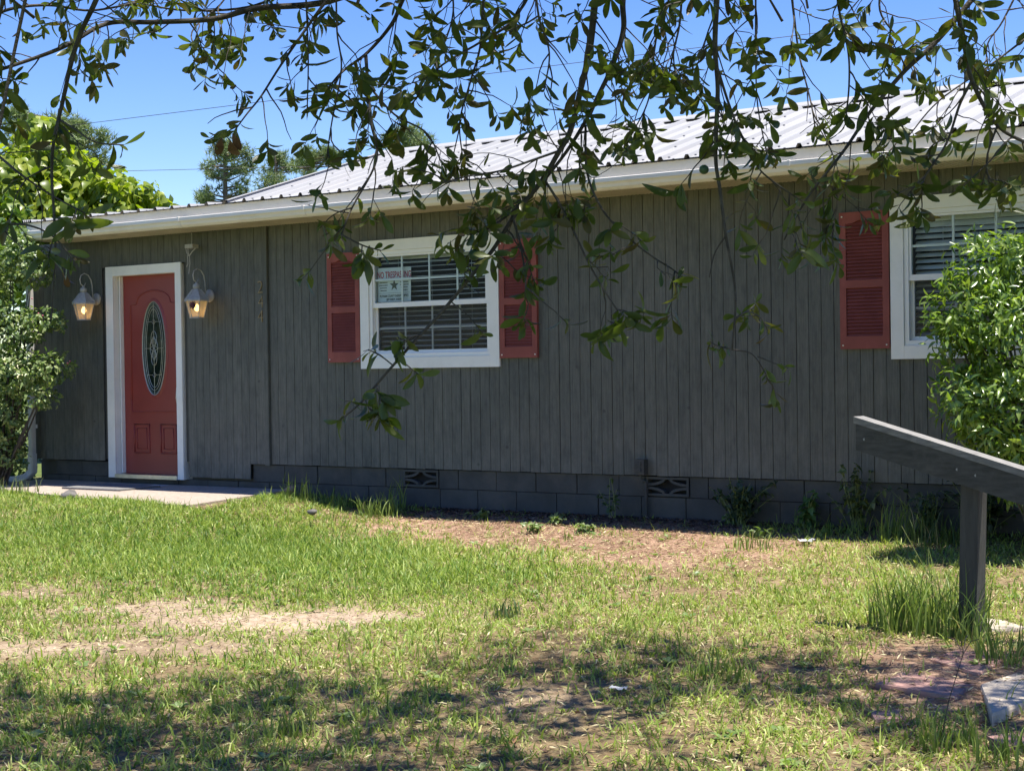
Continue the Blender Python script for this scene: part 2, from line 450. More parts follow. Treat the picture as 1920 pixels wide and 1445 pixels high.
# ------------------------------------------------------------------ leaf shapes and foliage
def leaf_shape(stations, widths, curve, fold, petiole=.0):
    """unit leaf along +x, normal +z"""
    V = []; F = []
    n = len(stations)
    for t, w in zip(stations, widths):
        z = curve*(t*t)
        V += [(t, -w, z+fold*w), (t, 0, z), (t, w, z+fold*w)]
    for i in range(n-1):
        a = i*3; F += [(a, a+3, a+4, a+1), (a+1, a+4, a+5, a+2)]
    return np.array(V), np.array(F)
def oak_leaf(curve, fold, wid):
    st = [0, .12, .32, .55, .76, .91, 1.0]
    w = np.array([.012, .05, .128, .186, .18, .112, .014])*wid
    return leaf_shape(st, w, curve, fold)
LEAF = {
 'oak': [oak_leaf(-.12, .25, 1.0), oak_leaf(-.3, .35, .88), oak_leaf(.12, .3, 1.1), oak_leaf(-.55, .25, .95), oak_leaf(-.85, .5, 1.05), oak_leaf(.3, .1, .7)],
 'oakfar': [leaf_shape([0, .5, 1], np.array([.02, .18, .03]), c, .25) for c in (-.15, -.35)],
 'shrub': [leaf_shape([0, .15, .4, .7, 1], np.array([.01, .1, .17, .12, .005]), c, .4) for c in (-.25, -.5, -.1)],
 'small': [leaf_shape([0, .3, .65, 1], np.array([.02, .27, .3, .06]), c, .3) for c in (-.1, -.3)],
 'heart': [leaf_shape([0, .06, .25, .5, .8, 1], np.array([.08, .27, .36, .31, .13, .01]), c, .22) for c in (-.25, -.5, -.1)],
 'ivy': [leaf_shape([0, .1, .35, .65, 1], np.array([.06, .2, .27, .19, .01]), c, .3) for c in (-.2, -.4)],
}
LEAF_ME = {}
def leaf_meshes(kind, mat):
    key = kind+mat
    if key not in LEAF_ME:
        out = []
        for V, F in LEAF[kind]:
            out.append(np_mesh('leaf', V, F, mat))
        LEAF_ME[key] = out
    return LEAF_ME[key]
def frames(D, N):
    """orthonormal frames: x along D, z near N"""
    X = D/np.linalg.norm(D, axis=1, keepdims=True)
    Yv = np.cross(N, X); Yv /= np.linalg.norm(Yv, axis=1, keepdims=True)+1e-9
    Z = np.cross(X, Yv)
    return X, Yv, Z
def foliage(parent, kind, P, D, N, L, palette, mat_one, mat_mass, limit=300, name='foliage'):
    """P,D,N (n,3), L (n,): the leaves that show largest are parts, the rest one mass"""
    P = np.asarray(P); D = np.asarray(D); N = np.asarray(N); L = np.asarray(L)
    X, Yv, Z = frames(D, N)
    q = proj(P)
    inside = (q[:, 0] > -20) & (q[:, 0] < 1940) & (q[:, 1] > -20) & (q[:, 1] < 1465) & (q[:, 2] > .5)
    size = np.where(inside, L/q[:, 2], 0)
    order = np.argsort(-size)
    top = order[:limit]; top = top[size[top] > 0]
    istop = np.zeros(len(P), bool); istop[top] = True
    mes = leaf_meshes(kind, mat_one)
    for i in top:
        m = Matrix(((X[i, 0], Yv[i, 0], Z[i, 0]), (X[i, 1], Yv[i, 1], Z[i, 1]), (X[i, 2], Yv[i, 2], Z[i, 2])))
        place('leaf', mes[i % len(mes)], parent, P[i], m.to_quaternion(), (L[i], L[i]*float(rng.uniform(.72, 1.2)), L[i]*float(rng.uniform(.5, 1.6))))
    rest = np.where(~istop)[0]
    pal = np.array(palette)
    VV = []; FF = []; CC = []; base = 0
    for k, (V, F) in enumerate(LEAF[kind]):
        idx = rest[rest % len(LEAF[kind]) == k]
        if len(idx) == 0: continue
        loc = V[None]*L[idx, None, None]
        w = P[idx, None, :]+loc[:, :, 0:1]*X[idx, None, :]+loc[:, :, 1:2]*Yv[idx, None, :]+loc[:, :, 2:3]*Z[idx, None, :]
        nv = len(V)
        f = F[None]+(base+np.arange(len(idx))*nv)[:, None, None]
        t = rng.random(len(idx))*(len(pal)-1.001)
        i0 = t.astype(int); fr = (t-i0)[:, None]
        c = pal[i0]*(1-fr)+pal[np.minimum(i0+1, len(pal)-1)]*fr
        c = c*(0.85+.3*rng.random((len(idx), 1)))
        VV.append(w.reshape(-1, 3)); FF.append(f.reshape(-1, F.shape[1])); CC.append(np.repeat(c, nv, 0)); base += nv*len(idx)
    if VV:
        base_loc = WORLD[parent.name]
        V = np.concatenate(VV)-np.array(base_loc)
        o = place(name, np_mesh(name, V, np.concatenate(FF), mat_mass, np.concatenate(CC)), parent, base_loc)
        stuff(o)
def unit(v):
    v = np.asarray(v, float); return v/(np.linalg.norm(v)+1e-9)
def rvec(): return unit(rng.normal(size=3))

# ================================================================== THE GROUND
def make_ground():
    # one sheet, fine near the yard and coarse out to the horizon
    xs = np.concatenate([[-900, -300, -120, -60, -35, -24], np.arange(-18, 6.01, .16), [9, 14, 24, 60, 150, 400, 900]])
    ys = np.concatenate([[-900, -300, -100, -45, -25, -16], np.arange(-12, 1.01, .16), [3, 6, 12, 25, 60, 150, 400, 900]])
    X, Yg = np.meshgrid(xs, ys)
    Z = ground_z(np.clip(X, -18, 6), np.clip(Yg, -12, 1))
    nx, ny = len(xs), len(ys)
    V = np.stack([X, Yg, Z], -1).reshape(-1, 3)
    i = np.arange(nx-1)[None]+nx*np.arange(ny-1)[:, None]; i = i.ravel()
    F = np.stack([i, i+1, i+nx+1, i+nx], -1)
    x, y = V[:, 0], V[:, 1]
    def spot(px, py, rx, ry, k):
        P = atG(px, py); c, s_ = math.cos(YAW), math.sin(YAW); dx, dy = x-P[0], y-P[1]
        return k*np.exp(-(((dx*c+dy*s_)/rx)**2+((-dx*s_+dy*c)/ry)**2))
    sand = np.clip(spot(480, 1165, .95, .40, 1.1)+spot(250, 1140, .6, .28, .8)+spot(640, 1165, .45, .28, .8)+spot(60, 1215, .7, .24, .8)+spot(40, 1110, .5, .3, .5)+spot(380, 1215, .5, .25, .6)+spot(1000, 1310, .3, .25, .5), 0, 1)[:, None]
    red = np.clip(spot(1040, 1000, 1.6, 1.3, 1)+spot(860, 975, 1.2, .9, 1)+spot(1280, 1040, 1.2, 1, .9)+spot(1180, 985, 1.6, .8, .8)+spot(1760, 1265, .5, .9, .9), 0, 1)[:, None]
    c0 = np.array([.23, .175, .10]); cs = np.array([.44, .345, .255]); cr = np.array([.37, .245, .175])
    colv = c0+(cr-c0)*red; colv = colv+(cs-colv)*sand*.9
    o = place('ground', np_mesh('ground', V, F, 'ground', colv))
    struct(o); return o
ground = make_ground()

# ================================================================== THE HOUSE
house = thing('house', 'long single storey house with dark grey board siding and white tin roof', 'house', (-8, 0, 0))
XL, XR = -13.51, 0.6
ZT = 2.66            # wall top / soffit
OPEN = {'door': (-12.32, -11.24, .20, 2.37), 'w1': (-8.90, -7.50, 1.34, 2.39), 'w2': (-3.90, -2.50, 1.35, 2.42)}

# --- siding: backing wall with openings, planks in front
def make_siding():
    b = MB()
    y0, y1 = 0.0075, .10
    def col(x0, x1, z0, z1): b.box(x0, x1, y0, y1, max(z0, .385 if not (-11.3 < x0 < -10.4) else .385), z1) if z1 > .4 else None
    xs = sorted([XL, XR]+[v for k in OPEN.values() for v in k[:2]])
    for a, c in zip(xs[:-1], xs[1:]):
        op = [k for k in OPEN.values() if abs(k[0]-a) < 1e-6]
        if op:
            k = op[0]; col(a, c, .0, k[2]); col(a, c, k[3], ZT)
        else: col(a, c, .0, ZT)
    wall = b.build('siding', 'siding_back', house)
    # planks 4 inches on centre
    cache = {}
    def plank(xa, xb, z0, z1, y=0.0, tilt=0):
        w = round(xb-xa, 3); h = round(z1-z0, 2)
        if (w, h) not in cache:
            m = MB(); m.box(0, w, -.004, .007, 0, h, .0016); cache[(w, h)] = m.mesh('plank', 'siding')
        place('plank', cache[(w, h)], wall, (xa, y, z0))
    x = XL
    k = 0
    widths = [.1016, .1016, .1016, .1016]
    while x < XR-.05:
        left = x < -10.12
        w = .1016 if not left else [.1016, .086, .118, .1016, .09, .1116][k % 6]
        xe = min(x+w, XR); k += 1
        if left and xe > -10.16: xe = -10.16
        g = float(rng.uniform(.0022, .0048)) if not left else .0030
        if -10.2 < xe <= -10.15 and left:
            pass
        zb = .382
        if xe < -12.2: zb = .372
        elif x < -10.46 and x > -11.4: zb = .236
        zb += rng.normal()*.0015
        zb = round(zb, 3); zb = zb
        yy = -.012 if left else float(rng.normal()*.0009)
        segs = [(zb, ZT)]
        for a, c, za, zc in OPEN.values():
            if xe > a and x < c:      # overlaps opening (casing covers ragged edges)
                if x < a-.03 or xe > c+.03: pass
                segs = [(zb, za), (zc, ZT)] if za > zb+.05 else [(zc, ZT)]
        for s0, s1 in segs: plank(x+g/2, xe-g/2, s0, s1, yy)
        x = xe
        if left and x >= -10.17: x = -10.10
    # narrow cover board at the joint of the two wall parts
    m = MB(); m.box(-10.158, -10.102, -.034, .007, .372, ZT, .004); m.build('cover_board', 'siding', wall)
    # strips of the lap under the left part
    return wall
siding = make_siding()

# --- the rest of the shell
b = MB()
b.box(XL, XL+.1, .101, 7.0, 0, ZT); b.box(XR-.1, XR, .101, 7.0, 0, ZT); b.box(XL, XR, 7.001, 7.1, 0, ZT)
b.build('rear_walls', 'siding_back', house)
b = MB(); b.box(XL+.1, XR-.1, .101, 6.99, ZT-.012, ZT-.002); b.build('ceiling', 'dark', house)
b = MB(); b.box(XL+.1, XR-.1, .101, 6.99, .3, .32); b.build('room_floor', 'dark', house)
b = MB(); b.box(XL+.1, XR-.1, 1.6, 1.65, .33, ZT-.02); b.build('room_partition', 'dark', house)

# --- foundation of painted blocks
fb = MB(); fb.box(XL, -12.33, .075, .098, -.35, .36); fb.box(-12.33, -11.23, .075, .098, -.35, .2); fb.box(-11.23, XR, .075, .098, -.35, .36); found = fb.build('foundation', 'siding_back', house)
blk = {}
def block(x0, x1, z0, z1):
    key = (round(x1-x0, 3), round(z1-z0, 3))
    if key not in blk:
        m = MB(); m.box(0, key[0], 0, .06, 0, key[1], .004); blk[key] = m.mesh('block', 'block')
    place('block', blk[key], found, (x0, .014+float(rng.normal()*.0025), z0))
vents = [(-8.525, -8.135), (-6.045, -5.655)]
for ci, (z0, z1) in enumerate([(-.17, .010), (.015, .207), (.212, .375)]):
    x = -8.325-12*.406 - (.2 if ci == 1 else 0)
    n = 0
    while x < XR:
        x1 = x+.401
        if x1 > XL and not (x < -10.47 and z1 > .24 and x1 > -12.3) :
            skip = ci == 2 and any(x < v1 and x1 > v0 for v0, v1 in vents)
            if not skip: block(max(x, XL+.001), min(x1, XR), z0, z1 if not (x < -10.47) else min(z1, .36))
            else:
                for v0, v1 in vents:
                    if x < v1 and x1 > v0:
                        if v0-x > .03: block(x, v0-.006, z0, z1)
                        if x1-v1 > .03: block(v1+.006, x1, z0, z1)
        x += .406
def vent_block(x0, x1, z0, z1):
    # pierced breeze block: frame, four quarter arcs and a diamond opening
    m = MB(); w, h = x1-x0, z1-z0; t = .02
    for a in ((x0, x0+t, z0, z1), (x1-t, x1, z0, z1), (x0+t, x1-t, z0, z0+t), (x0+t, x1-t, z1-t, z1)):
        m.box(a[0], a[1], .006, .07, a[2], a[3])
    cx, cz = (x0+x1)/2, (z0+z1)/2
    for sx in (-1, 1):
        for sz in (-1, 1):
            prev = None
            for i in range(9):
                a = math.pi/2*i/8
                # arc bulging to the centre, from mid-edge to mid-edge
                ex = cx+sx*(w/2-.01)*(1-math.sin(a)*.86); ez = cz+sz*(h/2-.01)*(1-math.cos(a)*.80)
                if prev:
                    px, pz = prev; dx, dz = ex-px, ez-pz; l = math.hypot(dx, dz); nx, nz = -dz/l*.011, dx/l*.011
                    vs = [(px+nx, y, pz+nz) for y in (.008, .068)]+[(px-nx, y, pz-nz) for y in (.008, .068)]+[(ex+nx, y, ez+nz) for y in (.008, .068)]+[(ex-nx, y, ez-nz) for y in (.008, .068)]
                    m.add(vs, [(0, 4, 5, 1), (2, 3, 7, 6), (0, 2, 6, 4), (1, 5, 7, 3), (0, 1, 3, 2), (4, 6, 7, 5)])
                prev = (ex, ez)
    m.build('vent_block', 'block', found)
    k = MB(); k.box(x0+.004, x1-.004, .071, .0745, z0, z1); k.build('vent_shade_sheet', 'dark', found)  # near-black sheet standing in for the shade behind the pierced block
for v0, v1 in vents: vent_block(v0, v1, .218, .372)

# --- door
door = MB()
dx0, dx1, dz0, dz1 = -12.215, -11.322, .245, 2.275
DY = .075
door.box(dx0, dx1, DY, DY+.045, dz0, dz1)
door = door.build('front_door', 'red_door', house)
door['label'] = 'brick red panelled front door with an oval of leaded glass'
ocx, ocz, orx, orz = -11.745, 1.525, .165, .475
def ellipse(cx, cz, rx, rz, y, n=40, a0=0, a1=2*math.pi):
    return [(cx+rx*math.cos(a0+(a1-a0)*i/n), y, cz+rz*math.sin(a0+(a1-a0)*i/n)) for i in range(n+1)]
m = MB()
def ring(m, cx, cz, r0, r1, y0, y1, n=48):
    vs = []
    for i in range(n):
        a = 2*math.pi*i/n
        for (rx, rz), y in ((r0, y1), (((r0[0]+r1[0])/2, (r0[1]+r1[1])/2), y0), (r1, y1)):
            vs.append((cx+rx*math.cos(a), y, cz+rz*math.sin(a)))
    fs = []
    for i in range(n):
        j = (i+1) % n
        fs += [(i*3, j*3, j*3+1, i*3+1), (i*3+1, j*3+1, j*3+2, i*3+2)]
    m.add(vs, fs)
ring(m, ocx, ocz, (orx-.004, orz-.004), (orx+.036, orz+.036), DY-.016, DY-.0005)
m.build('oval_moulding', 'red_door', door, sm=True)
m = MB(); e = ellipse(ocx, ocz, orx, orz, DY-.003)[:-1]; m.add(e, [tuple(range(len(e)))]); m.build('oval_glass', 'oval', door)
m = MB(); ring(m, ocx, ocz, (orx-.018, orz-.026), (orx, orz), DY-.007, DY-.0045); m.build('bevel_rim', 'ovalrim', door)
m = MB(); yc = DY-.008
def came(pts, r=.003): m.tube([(x, yc, z) for x, z in pts], r, 5)
for k, (sx, sz) in enumerate(((1, 1), (.80, .905), (.66, .84))):
    m.tube(ellipse(ocx, ocz, orx*sx, orz*sz, yc, 44), .003 if k else .005, 5)
def vesica(cz, hw, hh):
    for s in (-1, 1):
        came([(ocx+s*hw*math.cos(a), cz+hh*math.sin(a)) for a in np.linspace(-math.pi/2, math.pi/2, 13)])
def diamond(cz, hw, hh): came([(ocx+hw, cz), (ocx, cz+hh), (ocx-hw, cz), (ocx, cz-hh), (ocx+hw, cz)])
came([(ocx, ocz+orz*.98), (ocx, ocz-orz*.98)])
for dz in (.27, -.27): diamond(ocz+dz, .024, .030); came([(ocx-orx*.62, ocz+dz), (ocx-.024, ocz+dz)]); came([(ocx+.024, ocz+dz), (ocx+orx*.62, ocz+dz)])
vesica(ocz+.10, .040, .075); vesica(ocz-.10, .040, .075); vesica(ocz, .055, .10); diamond(ocz, .06, .035)
vesica(ocz+.06, .022, .06); vesica(ocz-.06, .022, .06)
came([(ocx-orx*.8, ocz), (ocx-.06, ocz)]); came([(ocx+.06, ocz), (ocx+orx*.8, ocz)])
m.build('caming', 'came', door)
def mould(pts, r=.011):
    m = MB(); m.tube([(x, DY-.001, z) for x, z in pts], r, 6); m.build('moulding', 'red_door', door, sm=True)
px0, px1 = -12.085, -11.42
arch = [(px0+.03, .85)]+[(px0+.03, 1.86), (px0+.03, 1.98)]+[(px0+.03+.14*(i/6), 1.98+.035*math.sin(math.pi*i/12)) for i in range(1, 7)]
cxm = (px0+px1)/2
arch = [(px0, 1.0), (px0, 1.97), (px0+.09, 1.985)]+[(cxm+.24*math.cos(a), 2.0+.115*math.sin(a)) for a in np.linspace(math.pi*.97, math.pi*.03, 14)]+[(px1-.09, 1.985), (px1, 1.97), (px1, .88), (px0, .88), (px0, 1.0)]
mould(arch, .008)
for a, c in ((px0+.03, px0+.25), (px1-.25, px1-.03)):
    mould([(a, .46), (a, .75), (c, .75), (c, .46), (a, .46)], .010)
    mould([(a+.04, .50), (a+.04, .71), (c-.04, .71), (c-.04, .50), (a+.04, .50)], .006)
m = MB(); hx = -11.372
m.box(hx-.025, hx+.025, DY-.012, DY-.001, 1.06, 1.16); m.lathe([(.024, 0), (.026, -.012), (.018, -.02)], (hx, DY-.001, 1.24), 14, 'y')
m.tube([(hx, DY-.012, 1.13), (hx, DY-.06, 1.12), (hx-.004, DY-.065, 1.02), (hx, DY-.05, .93), (hx, DY-.004, .90)], .009, 8)
m.build('door_handle', 'steel', door, sm=False)
# casing, jamb, threshold
fr = MB()
cy0, cy1 = -.042, -.0205
fr.box(-12.325, -12.218, cy0, -.018, .205, 2.372); cas = fr.build('door_frame', 'white', house)
for nm, bx_ in (('casing_board', (-11.322, -11.24, cy0, -.018, .205, 2.372)), ('casing_board', (-12.2175, -11.3225, cy0+.001, -.018, 2.275, 2.371)),
              ('jamb', (-12.300, -12.2155, -.0175, .12, .205, 2.36)), ('jamb', (-11.3215, -11.25, -.0175, .12, .205, 2.36)), ('jamb', (-12.2150, -11.322, -.0175, .12, 2.276, 2.36))):
    m = MB(); m.box(*bx_); m.build(nm, 'white', cas)
m = MB(); m.box(-12.2145, -11.3225, -.06, .14, .203, .242); m.build('threshold', 'steel', cas)
m = MB(); m.box(-12.205, -12.19, .03, .074, .25, 2.27); m.build('weather_strip', 'white', cas)

# --- windows
def window(x0, x1, z0, z1, zm, tilt_u, tilt_l, seed, label):
    """outer casing rectangle"""
    r = np.random.default_rng(seed)
    cw = .098
    m = MB(); m.box(x0, x0+cw, -.030, -.0045, z0, z1); win = m.build('window', 'white', house); win['label'] = label
    for bx_ in ((x1-cw, x1, -.030, -.0045, z0, z1), (x0+cw+.0008, x1-cw-.0008, -.0295, -.0045, z1-cw, z1), (x0+cw+.0008, x1-cw-.0008, -.0295, -.0045, z0, z0+cw)):
        m = MB(); m.box(*bx_); m.build('casing_board', 'white', win)
    ix0, ix1, iz0, iz1 = x0+cw+.001, x1-cw-.001, z0+cw+.001, z1-cw-.001
    fw = .034
    m = MB()
    for bx_ in ((ix0, ix0+fw, -.016, .085, iz0, iz1), (ix1-fw, ix1, -.016, .085, iz0, iz1), (ix0+fw, ix1-fw, -.0155, .085, iz1-fw, iz1), (ix0+fw, ix1-fw, -.0155, .085, iz0, iz0+fw)): m.box(*bx_)
    m.build('frame', 'vinyl', win)
    gx0, gx1 = ix0+fw+.001, ix1-fw-.001
    def sash(za, zb, y, sw, nm, gmat, rails):
        m = MB()
        for bx_ in ((gx0, gx0+sw, y, y+.03, za, zb), (gx1-sw, gx1, y, y+.03, za, zb), (gx0+sw, gx1-sw, y+.0005, y+.03, zb-rails[1], zb), (gx0+sw, gx1-sw, y+.0005, y+.03, za, za+rails[0])): m.box(*bx_)
        m.build(nm, 'vinyl', win)
        a, c, d, e = gx0+sw, gx1-sw, za+rails[0], zb-rails[1]
        m = MB(); m.add([(a, y+.012, d), (c, y+.012, d), (c, y+.012, e), (a, y+.012, e)], [(0, 1, 2, 3)]); m.build('pane', gmat, win)
        for i in (1, 2, 3):
            xx = a+(c-a)*i/4; m = MB(); m.box(xx-.009, xx+.009, y+.014, y+.022, d, e); m.build('muntin', 'vinyl', win)
        zz = (d+e)/2; m = MB(); m.box(a, c, y+.0145, y+.0215, zz-.009, zz+.009); m.build('muntin', 'vinyl', win)
        return a, c, d, e
    sash(zm-.022, iz1-fw-.001, -.006, .018, 'upper_sash', 'glass', (.044, .018))
    a, c, d, e = sash(iz0+fw+.001, zm+.018, .030, .026, 'lower_sash', 'screenglass', (.03, .03))
    # blind
    yb = .115
    z = iz1-.03; i = 0
    slat = {}
    pitch = .0445
    n = int((iz1-iz0-.05)/pitch)
    for i in range(n):
        z = iz1-.055-pitch*i
        f = i/n
        t = (tilt_u if z > zm else tilt_l)+r.normal()*.03
        if f < .12: t += .5*(.12-f)/.12
        m = MB(); hw = .025
        c_, s_ = math.cos(t), math.sin(t)
        L0, L1 = ix0+.05, ix1-.012
        sag = r.normal()*.002
        vs = []
        for x_, dz in ((L0, 0), ((L0+L1)/2, sag-.002), (L1, r.normal()*.002)):
            for q, th in ((-1, .0015), (0, .004), (1, .0015)):
                vs.append((x_, yb+q*hw*c_, z+q*hw*s_+dz+th)); vs.append((x_, yb+q*hw*c_, z+q*hw*s_+dz+th-.003))
        fs = []
        for k in range(2):
            for j in range(2):
                p = k*6+j*2; fs += [(p, p+2, p+8, p+6), (p+1, p+7, p+9, p+3)]
            p = k*6; fs += [(p, p+6, p+7, p+1), (p+4, p+5, p+11, p+10)]
        m.add(vs, fs); m.build('blind_slat', 'slat', win)
    m = MB(); m.box(ix0+.045, ix1-.01, yb-.03, yb+.03, iz1-.035, iz1+.02); m.build('blind_headrail', 'slat', win)
    for xx in (ix0+.26, (ix0+ix1)/2-.03, ix1-.26):
        m = MB(); m.tube([(xx, yb-.028, iz1-.04), (xx, yb-.028, iz0+.03)], .0013, 4); m.build('blind_cord', 'slat', win)
    return (ix0, ix1, iz0, iz1)
window(-8.966, -7.438, 1.282, 2.443, 1.855, .10, .22, 3, 'double hung white window with a notice behind its upper pane')
window(-3.960, -2.430, 1.292, 2.476, 1.885, .62, .35, 4, 'double hung white window half hidden by the glossy shrub')

# --- shutters
def shutter(x0, z0, z1, w=.381, label=None):
    m = MB(); y0, y1 = -.034, -.0050
    m.box(x0, x0+.05, y0, y1, z0, z1); sh = m.build('shutter', 'red', house)
    if label: sh['label'] = label
    zr = z0+.095; zmid0 = z0+.455; zmid1 = z0+.512; zt = z1-.085
    for a, c, d, e in ((x0+w-.05, x0+w, z0, z1), (x0+.05, x0+w-.05, z0, zr), (x0+.05, x0+w-.05, zmid0, zmid1)):
        m = MB(); m.box(a, c, y0+(.0005 if d == z0 and e == zr else 0.0), y1, d, e); m.build('shutter_rail' if c-a > .1 else 'shutter_stile', 'red', sh)
    # arched top rail
    m = MB(); n = 14; vs = []
    for i in range(n+1):
        t = i/n; x = x0+.05+(w-.1)*t
        za = zt+.028*math.sin(math.pi*min(1, max(0, (t-.18)/.64)))
        for y in (y0+.0005, y1): vs += [(x, y, za), (x, y, z1)]
    fs = []
    for i in range(n):
        p = i*4; fs += [(p, p+4, p+5, p+1), (p+2, p+3, p+7, p+6), (p, p+2, p+6, p+4), (p+1, p+5, p+7, p+3)]
    m.add(vs, fs); m.build('arched_rail', 'red', sh)
    m = MB(); m.box(x0+.05, x0+w-.05, -.0075, -.0052, zr, z1-.04); m.build('shutter_back', 'red', sh)
    lm = MB(); lw = w-.1
    lm.add([(0, -.031, -.0115), (lw, -.031, -.0115), (lw, -.012, .0135), (0, -.012, .0135), (0, -.027, -.0125), (lw, -.027, -.0125), (lw, -.009, .011), (0, -.009, .011)],
           [(0, 1, 2, 3), (4, 7, 6, 5), (0, 4, 5, 1), (3, 2, 6, 7), (0, 3, 7, 4), (1, 5, 6, 2)])
    lme = lm.mesh('louver', 'red')
    for za, zb in ((zr, zmid0), (zmid1, zt+.012)):
        n = int(round((zb-za)/.0258))
        for i in range(n): place('louver', lme, sh, (x0+.05, .0, za+(i+.5)*(zb-za)/n))
    sm_ = MB(); sm_.lathe([(.006, 0), (.006, -.003), (.003, -.005)], (0, 0, 0), 8, 'y'); sme = sm_.mesh('screw', 'white')
    for sx in (x0+.022, x0+w-.022):
        for sz in (z0+.028, z1-.032): place('screw', sme, sh, (sx, y0-.0002, sz))
shutter(-9.352, 1.345, 2.352, label='louvred brick red shutter on the door side of the notice window')
shutter(-7.428, 1.355, 2.368, label='louvred brick red shutter behind the hanging branch, right of the notice window')
shutter(-4.350, 1.372, 2.392, label='louvred brick red shutter beside the window half hidden by the shrub')

# --- eaves: soffit, fascia, gutter
GX0, GX1 = -13.05, XR+.4
m = MB(); m.box(GX0, GX1, -.418, .011, ZT+.002, ZT+.02); sof = m.build('soffit', 'soffit', house)
x = GX0+.15; sm2 = MB(); sm2.box(0, .012, -.40, -.012, 0, .004); gme = sm2.mesh('soffit_batten', 'soffit')
# vent perforation grooves run across the soffit, too small to pick apart
mm = MB(); x = GX0+.05
while x < GX1-.05:
    mm.box(x, x+.011, -.40, -.03, ZT-.0035, ZT+.0015); x += .034
stuff(mm.build('soffit_ribs', 'soffit', sof))
m = MB(); m.box(GX0, GX1, -.44, -.419, ZT-.002, 2.842); m.build('fascia', 'fascia', house)
gut_prof = [(-.441, 2.735), (-.441, 2.655), (-.505, 2.652), (-.530, 2.672), (-.538, 2.695), (-.552, 2.708), (-.556, 2.712), (-.556, 2.742), (-.545, 2.746), (-.545, 2.738), (-.549, 2.715), (-.532, 2.702), (-.524, 2.680), (-.500, 2.660), (-.449, 2.662), (-.449, 2.735)]
def extr(prof, x0, x1):
    m = MB(); n = len(prof)
    vs = [(x0, y, z) for y, z in prof]+[(x1, y, z) for y, z in prof]
    m.add(vs, [(i, (i+1) % n, n+(i+1) % n, n+i) for i in range(n)]+[tuple(range(n)), tuple(range(n, 2*n))[::-1]])
    return m
gut = extr(gut_prof, GX0+.05, GX1).build('gutter', 'gutter', house)
for px in (333, 567, 822, 1107, 1478, 1800):
    gx = atY(px, 380-(px-333)*.09, -.555)[0]
    big = [(-.4405, 2.745), (-.4405, 2.650), (-.505, 2.647), (-.534, 2.668), (-.542, 2.691), (-.5575, 2.705), (-.5605, 2.711), (-.5605, 2.746), (-.55, 2.7495)]
    extr(big, gx-.011, gx+.011).build('gutter_joint', 'gutter', gut)
m = MB(); m.add([(GX0+.049, y, z) for y, z in gut_prof[:9]], [tuple(range(9))]); m.build('gutter_end', 'gutter', gut)

# --- tin roof: ribbed panels
RY, RS = 1.90, .30
RZ = 2.850
def tin_profile(w, nr=4, mirror=False):
    xs = []; pit = w/nr
    for k in range(nr):
        c = k*pit
        xs += [(c-.026 if k else 0.0, 0.0), (c-.012 if k else 0.0, .027), (c+.012, .027), (c+.026, 0.0), (c+pit/2-.012, 0), (c+pit/2-.006, .004), (c+pit/2+.006, .004), (c+pit/2+.012, 0)]
    xs += [(w-.026, 0.0), (w-.012, .027), (w, .027)]
    out = []
    for p in xs:
        if not out or p[0] > out[-1][0]-1e-9: out.append(p)
    return out
def tin_panel(x0, w, y0, z0, y1, z1, parent, name='roof_panel'):
    pr = tin_profile(w); n = len(pr)
    vs = [(x, 0, h) for x, h in pr]+[(x, y1-y0, z1-z0+h) for x, h in pr]
    vs += [(x, 0, h-.006) for x, h in pr]+[(x, y1-y0, z1-z0+h-.006) for x, h in pr]
    fs = [(i, i+1, n+i+1, n+i) for i in range(n-1)]+[(2*n+i+1, 2*n+i, 3*n+i, 3*n+i+1) for i in range(n-1)]
    fs += [(i+1, i, 2*n+i, 2*n+i+1) for i in range(n-1)]
    key = (round(w, 3), round(y1-y0, 3), round(z1-z0, 4))
    if key not in TIN:
        me = bpy.data.meshes.new('roof_panel'); me.from_pydata(vs, [], fs); me.materials.append(MAT['tin']); me.materials.append(MAT['tin_dark'])
        for p in me.polygons:
            if p.index >= n-1: p.material_index = 1
        me.update(); TIN[key] = me
    return place(name, TIN[key], parent, (x0, y0, z0))
TIN = {}
m = MB()
# deck under the panels (gable ends closed)
m.add([(-10.16, -.43, RZ-.012), (XR+.42, -.43, RZ-.012), (XR+.42, RY, RZ+RS*(RY+.47)-.02), (-10.16, RY, RZ+RS*(RY+.47)-.02),
       (-10.16, RY*2+.45, RZ-.012), (XR+.42, RY*2+.45, RZ-.012), (-10.16, -.43, ZT+.03), (-10.16, RY*2+.45, ZT+.03), (XR+.42, -.43, ZT+.03), (XR+.42, RY*2+.45, ZT+.03)],
      [(0, 1, 2, 3), (3, 2, 5, 4), (0, 3, 4, 7, 6), (1, 8, 9, 5, 2)])
roof = m.build('roof', 'tin_dark', house)
x = -10.19; w = .9144
while x < XR+.4:
    tin_panel(x, w-.001, -.475, RZ, RY, RZ+RS*(RY+.475), roof)
    o = tin_panel(x, w-.001, RY*2+.475, RZ, RY, RZ+RS*(RY+.475), roof)
    x += w
# screws in rows, too small to pick apart
ms = MB(); x = -10.19
while x < XR+.4:
    for k in range(4):
        for yy in (-.40, .15, .75, 1.3, 1.8):
            xx = x+k*w/4+.04; z = RZ+RS*(yy+.475); ms.box(xx-.008, xx+.008, yy-.008, yy+.008, z+.001, z+.009)
    x += w
stuff(ms.build('roof_screws', 'screw', roof))
zr = RZ+RS*(RY+.475)
cap = [(-.17, -.17*RS+.022), (-.16, -.16*RS+.032), (-.03, .028), (0, .04), (.03, .028), (.16, -.16*RS+.032), (.17, -.17*RS+.022), (0, .02)]
extr([(RY+y, zr+z) for y, z in cap], -10.2, XR+.43).build('ridge_cap', 'tin', roof)
